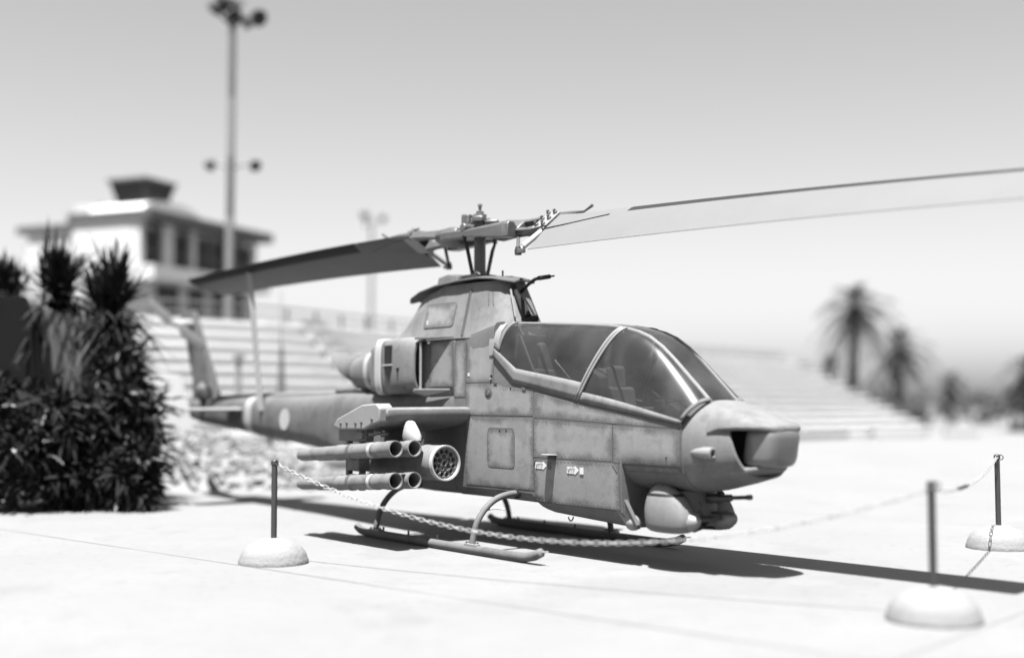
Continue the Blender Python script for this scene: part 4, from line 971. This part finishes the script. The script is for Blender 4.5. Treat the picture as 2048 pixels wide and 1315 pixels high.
# --- main rotor
PHI = .084; ZH = 3.81
AX = Vector((math.cos(PHI), math.sin(PHI), 0)); NX = Vector((-math.sin(PHI), math.cos(PHI), 0)); ZZ = Vector((0, 0, 1))
ro = empty('main_rotor', (0, 0, 0), H)
MB().lathe([(.13, 3.14), (.13, 3.22), (.085, 3.30), (.075, 3.34), (.072, 3.90)], n=20).build('mast', 'hub', ro)
MB().lathe([(.17, 3.19), (.165, 3.24), (.10, 3.29)], n=20).build('mast_boot', 'black', ro)
af = [(0, 0), (.012, .018), (.04, .034), (.10, .050), (.22, .06), (.40, .056), (.62, .038), (.85, .015), (1, .002)]
def blade(sg, th0, tw, a1, b1):
    C = .74; ax = AX*sg; n = NX*sg; P = []
    for r in (1.32, 1.36, 1.45, 1.7)+tuple(2.0+.47*i for i in range(12)):
        th = th0-tw*r/6.7; c = Vector((0, 0, ZH+a1*r-b1*r*r))+ax*r; cd_ = n*math.cos(th)+ZZ*math.sin(th); up_ = ZZ*math.cos(th)-n*math.sin(th)
        kf = 1
        ring_ = []
        for u, h in af: ring_.append(c+cd_*(.25-u*(kf if u > .25 else 1))*C+up_*h*C)
        for u, h in reversed(af[1:-1]): ring_.append(c+cd_*(.25-u*(kf if u > .25 else 1))*C-up_*h*C*.95)
        P.append(ring_)
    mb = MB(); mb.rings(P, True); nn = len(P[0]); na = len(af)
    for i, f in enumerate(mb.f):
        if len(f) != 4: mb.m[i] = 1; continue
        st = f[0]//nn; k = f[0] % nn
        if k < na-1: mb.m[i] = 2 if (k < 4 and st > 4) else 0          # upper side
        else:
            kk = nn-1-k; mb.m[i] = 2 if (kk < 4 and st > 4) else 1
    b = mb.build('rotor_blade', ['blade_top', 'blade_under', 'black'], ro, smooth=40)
    # doubler plates and bolts at the blade root
    MB().tube([P[i][na-1] for i in range(len(P))], .0035, 5).build('trailing_edge_shade', 'hub', b)  # tube whose grey stands for the shading along the trailing edge
    def at_r(r, u, h=0.):
        th = th0-tw*r/6.7; c = Vector((0, 0, ZH+a1*r-b1*r*r))+ax*r; cd_ = n*math.cos(th)+ZZ*math.sin(th); up_ = ZZ*math.cos(th)-n*math.sin(th); return c+cd_*(.25-u)*C+up_*h*C
    for side in (1, -1):
        mb = MB(); poly_ = [at_r(1.18, .05, side*.066), at_r(1.18, .5, side*.064), at_r(1.62, .42, side*.062), at_r(2.25, .27, side*.066), at_r(1.62, .1, side*.058)]
        nn_ = (poly_[1]-poly_[0]).cross(poly_[2]-poly_[0]).normalized()*.008; mb.prism(poly_, nn_); mb.build('root_doubler', 'blade_top' if side > 0 else 'blade_under', b)
    # drag brace
    p0, p1 = at_r(1.34, .10, .05), at_r(1.16, 1.0, 0)
    mb = MB(); mb.tube([p0, p0.lerp(p1, .12)], .022, 8); mb.tube([p0.lerp(p1, .12), p0.lerp(p1, .88)], .036, 12); mb.tube([p0.lerp(p1, .88), p1], .022, 8); mb.build('drag_brace', 'pale' if sg > 0 else 'light', ro)
    MB().tube([at_r(.78, .42, -.06), p1], .022, 8).build('brace_strut', 'black' if sg < 0 else 'hub', ro)
    mb = MB(); e = (p1-p0).normalized(); mb.lathe([(.04, -.05), (.045, 0), (.03, .05)], p1, ZZ, 12); mb.build('brace_end', 'gunmetal', ro)
    # tip of the trailing edge: little square trim at the root end
    MB().box(at_r(1.22, 1.02), (.11, .05, .05), Matrix.Rotation(PHI, 3, 'Z')).build('root_cap', 'hub', b, bevel=.006)
    # grip: a tapered forked arm between yoke and blade
    th = th0-tw*.2; cd_ = n*math.cos(th)+ZZ*math.sin(th); up_ = ZZ*math.cos(th)-n*math.sin(th); P = []
    for r, wf_, wb_, hh in ((.36, .12, .12, .085), (.48, .15, .15, .095), (.74, .13, .13, .075), (.80, .10, .10, .06)):
        c = Vector((0, 0, ZH+a1*r))+ax*r
        P.append([c+cd_*x*1.0+up_*z for x, z in ((wf_, -hh*.5), (wf_, hh*.5), (wf_*.7, hh), (-wb_*.7, hh), (-wb_, hh*.5), (-wb_, -hh*.5), (-wb_*.7, -hh), (wf_*.7, -hh))])
    mb = MB(); mb.rings(P, True); gp = mb.build('blade_grip', 'hub', ro, bevel=.012)
    for cc_ in (.115, -.125):                      # the two fork arms
        P = []
        for r, o1, w_, hh in ((.70, .7, .035, .06), (.95, .9, .03, .05), (1.12, 1.05, .045, .065), (1.32, 1.1, .05, .06)):
            c = Vector((0, 0, ZH+a1*r))+ax*r+cd_*cc_*o1; P.append([c+cd_*x+up_*z for x, z in ((-w_, -hh), (w_, -hh), (w_, hh), (-w_, hh))])
        mb = MB(); mb.rings(P, True); mb.build('fork_arm', 'hub', gp, bevel=.008)
    for side in (1, -1):
        mb = MB(); c = Vector((0, 0, ZH+a1*1.24))+ax*1.24+up_*side*.066; e_ = (cd_*.19, ax*.11); mb.prism([c-e_[0]-e_[1], c+e_[0]-e_[1], c+e_[0]*.8+e_[1], c-e_[0]*.8+e_[1]], up_*.012); mb.build('fork_plate', 'light', gp)
    for r in (1.18, 1.29):
        for x in (-.13, .0, .13):
            MB().lathe([(.028, 0), (.028, .03), (.018, .035), (.018, .06)], Vector((0, 0, ZH+a1*r))+ax*r+cd_*x+up_*.07, up_, 8).build('blade_bolt', 'hub', gp)
    # sweep balance arm ahead of the grip
    mb = MB(); q0 = Vector((0, 0, ZH))+ax*1.2+cd_*.16; mb.tube([q0, q0+ax*.25+cd_*.03, q0+ax*.48+cd_*.02+ZZ*.01], [.055, .035, .014], 8); mb.tube([q0+ax*.48+cd_*.02+ZZ*.01, q0+ax*.60+cd_*.04+ZZ*.06], [.012, .02], 6); mb.build('balance_arm', 'hub', gp)
    # pitch horn on the trailing side of the grip, reaching back to its link
    h0 = Vector((0, 0, ZH-.03))+ax*.80-n*.20; h1 = Vector((0, 0, ZH-.02))+ax*.02-n*.28; P = []
    for t, w_, hh in ((0, .075, .095), (.12, .085, .10), (.5, .065, .075), (.9, .05, .05), (1, .03, .035)):
        c = h0.lerp(h1, t); dd = (h1-h0).normalized(); s2 = dd.cross(ZZ).normalized(); P.append([c+s2*x+ZZ*z for x, z in ((-w_, -hh), (w_, -hh), (w_, hh*.6), (w_*.6, hh), (-w_*.6, hh), (-w_, hh*.6))])
    mb = MB(); mb.rings(P, True); mb.build('pitch_horn', 'hub', ro, bevel=.012)
    mb = MB(); mb.box(h0.lerp(ax*.62+ZZ*ZH, .5), (.14, .26, .09), Matrix.Rotation(PHI, 3, 'Z')); mb.build('horn_root', 'hub', ro, bevel=.02)
    l1 = Vector((0, 0, 3.22))-n*.16+ax*.06
    mb = MB(); mb.tube([h1+ZZ*-.02, h1+ZZ*-.07], .03, 8); mb.tube([h1-ZZ*.07, h1.lerp(l1, .3), l1], [.018, .024, .024], 10); mb.build('pitch_link', 'black' if sg > 0 else 'gunmetal', ro)
blade(1, .693, .195, -.004, .0035); blade(-1, .582, .245, .018, .005)
# yoke, trunnion and stack on top
mb = MB(); P = []
for r, w_ in ((-.62, .15), (-.45, .19), (-.22, .17), (0, .22), (.22, .17), (.45, .19), (.62, .15)):
    c = Vector((0, 0, ZH+.0-.016*r))+AX*r; P.append([c+NX*x+ZZ*z for x, z in ((-w_, -.05), (w_, -.05), (w_, .05), (w_*.8, .065), (-w_*.8, .065), (-w_, .05))])
mb.rings(P, True); mb.build('yoke', 'hub', ro, bevel=.012)
mb = MB(); mb.tube([Vector((0, 0, ZH+.06))-NX*.3, Vector((0, 0, ZH+.06))+NX*.3], .055, 14); mb.box((0, 0, ZH+.09), (.30, .20, .14), Matrix.Rotation(PHI, 3, 'Z')); mb.build('trunnion', 'hub', ro, bevel=.015)
mb = MB()
mb.lathe([(.12, .14), (.12, .19), (.085, .20), (.085, .25), (.05, .26), (.05, .29), (.02, .30), (.02, .35), (.03, .355), (.026, .385)], (0, 0, ZH), n=16)
mb.build('mast_nut', 'hub', ro)
for a in range(8):
    t = a*math.pi/4+.2; MB().lathe([(.02, 0), (.02, .04), (.012, .055)], (math.cos(t)*.15, math.sin(t)*.15, ZH+.14), (0, 0, 1), 6).build('hub_bolt', 'hub', ro)
for dx, dy, dz, sx, sy, sz in ((-.16, -.08, .19, .12, .12, .15), (.13, -.12, .17, .14, .10, .08), (.24, .02, .13, .16, .16, .05)):
    MB().box((dx, dy, ZH+dz), (sx, sy, sz), Matrix.Rotation(.5+dx, 3, 'Z')).build('damper_block', 'hub', ro, bevel=.018)
mb = MB(); mb.lathe([(.22, 3.225), (.24, 3.235), (.24, 3.275), (.20, 3.285)], n=24); mb.build('swashplate', 'gunmetal', ro)
# tie-down strap from the rear blade to the boom
a = Vector((0, 0, ZH+.018*5.45-.005*29.7))-AX*5.45-NX*.05; b = Vector((-5.35, -.30, 1.55))
mb = MB(); sd = Vector((.62, .78, 0)); mb.rings([[p+sd*x+Vector((.78, -.62, 0))*y_ for x, y_ in ((-.045, -.004), (.045, -.004), (.045, .004), (-.045, .004))] for p in (a+ZZ*.03, a.lerp(b, .3)+Vector((.02, 0, 0)), a.lerp(b, .65), b)], True)
o = mb.build('tie_down_strap', 'strap', smooth=0); tag(o, 'pale webbing strap tying the rear rotor blade down to the tail boom', 'strap')

# ================================================================== bollards and chains
BOL = [((.543, -3.133), 'domed bollard with a thin dark post, left of the helicopter'), ((6.78, -.688), 'nearest domed bollard, large and blurred at the lower right'), ((4.63, 4.064), 'domed bollard at the far right, cut by the picture edge')]
for (x, y), lab in BOL:
    t = empty('bollard', (x, y, 0)); tag(t, lab, 'bollard', 'domed chain bollards round the helicopter')
    prof = [(.365, 0), (.368, .03)]+[(.355*math.cos(R(a)), .035+.23*math.sin(R(a))) for a in range(5, 86, 8)]+[(.03, .267)]
    MB().lathe(prof, n=40).build('dome', 'concrete_dome', t, smooth=60)
    MB().tube([(0, 0, .23), (0, 0, 1.04)], .031, 14).build('post', 'post', t)
    MB().lathe([(.031, 1.03), (.037, 1.035), (.037, 1.07), (.02, 1.085)], n=14).build('post_cap', 'post', t)
    MB().tube([(.05+.028*math.cos(t_), 0, 1.05+.028*math.sin(t_)) for t_ in [2*math.pi*i/12 for i in range(13)]], .006, 5, False).build('eye', 'gunmetal', t)
lk = MB(); pts = []
for i in range(14):
    t = 2*math.pi*i/14; pts.append(((.0215 if math.cos(t) > 0 else -.0215)*(abs(math.cos(t)) > .05)+.0165*math.cos(t), 0, .0165*math.sin(t)))
pts.append(pts[0]); lk.tube(pts, .0040, 5, False); LINK = lk.mesh('link', 'chain')
def chain(a, b, za, zb, low, name, label):
    a = Vector((a[0], a[1], za)); b = Vector((b[0], b[1], zb)); t = empty(name, (a.x, a.y, 0)); tag(t, label, 'chain', 'chains between the bollards')
    def pt(u): p = a.lerp(b, u); sag = (za+zb)/2-low; p.z -= sag*4*u*(1-u)*(1+.0*u); return p
    N_ = 400; P = [pt(i/N_) for i in range(N_+1)]; acc = 0; nxt = 0; k = 0
    for p, q in zip(P, P[1:]):
        acc += (q-p).length
        if acc >= nxt:
            d = (q-p).normalized(); o = link('link', LINK, t); hor = Vector((d.y, -d.x, 0)).normalized(); upv = hor.cross(d)
            if upv.z < 0: upv = -upv
            tw_ = R(20 if k % 2 else 108)+.25*math.sin(k*1.7); yv = hor*math.cos(tw_)+upv*math.sin(tw_); zv = d.cross(yv)
            mm = Matrix((d, yv, zv)).transposed().to_4x4(); mm.translation = p-Vector((a.x, a.y, 0)); o.matrix_local = mm
            nxt += .056; k += 1
chain(BOL[0][0], BOL[1][0], 1.05, 1.02, .42, 'chain', 'pale link chain sagging in front of the skids')
chain(BOL[1][0], BOL[2][0], 1.02, 1.05, .90, 'chain', 'blurred link chain between the two bollards on the right')
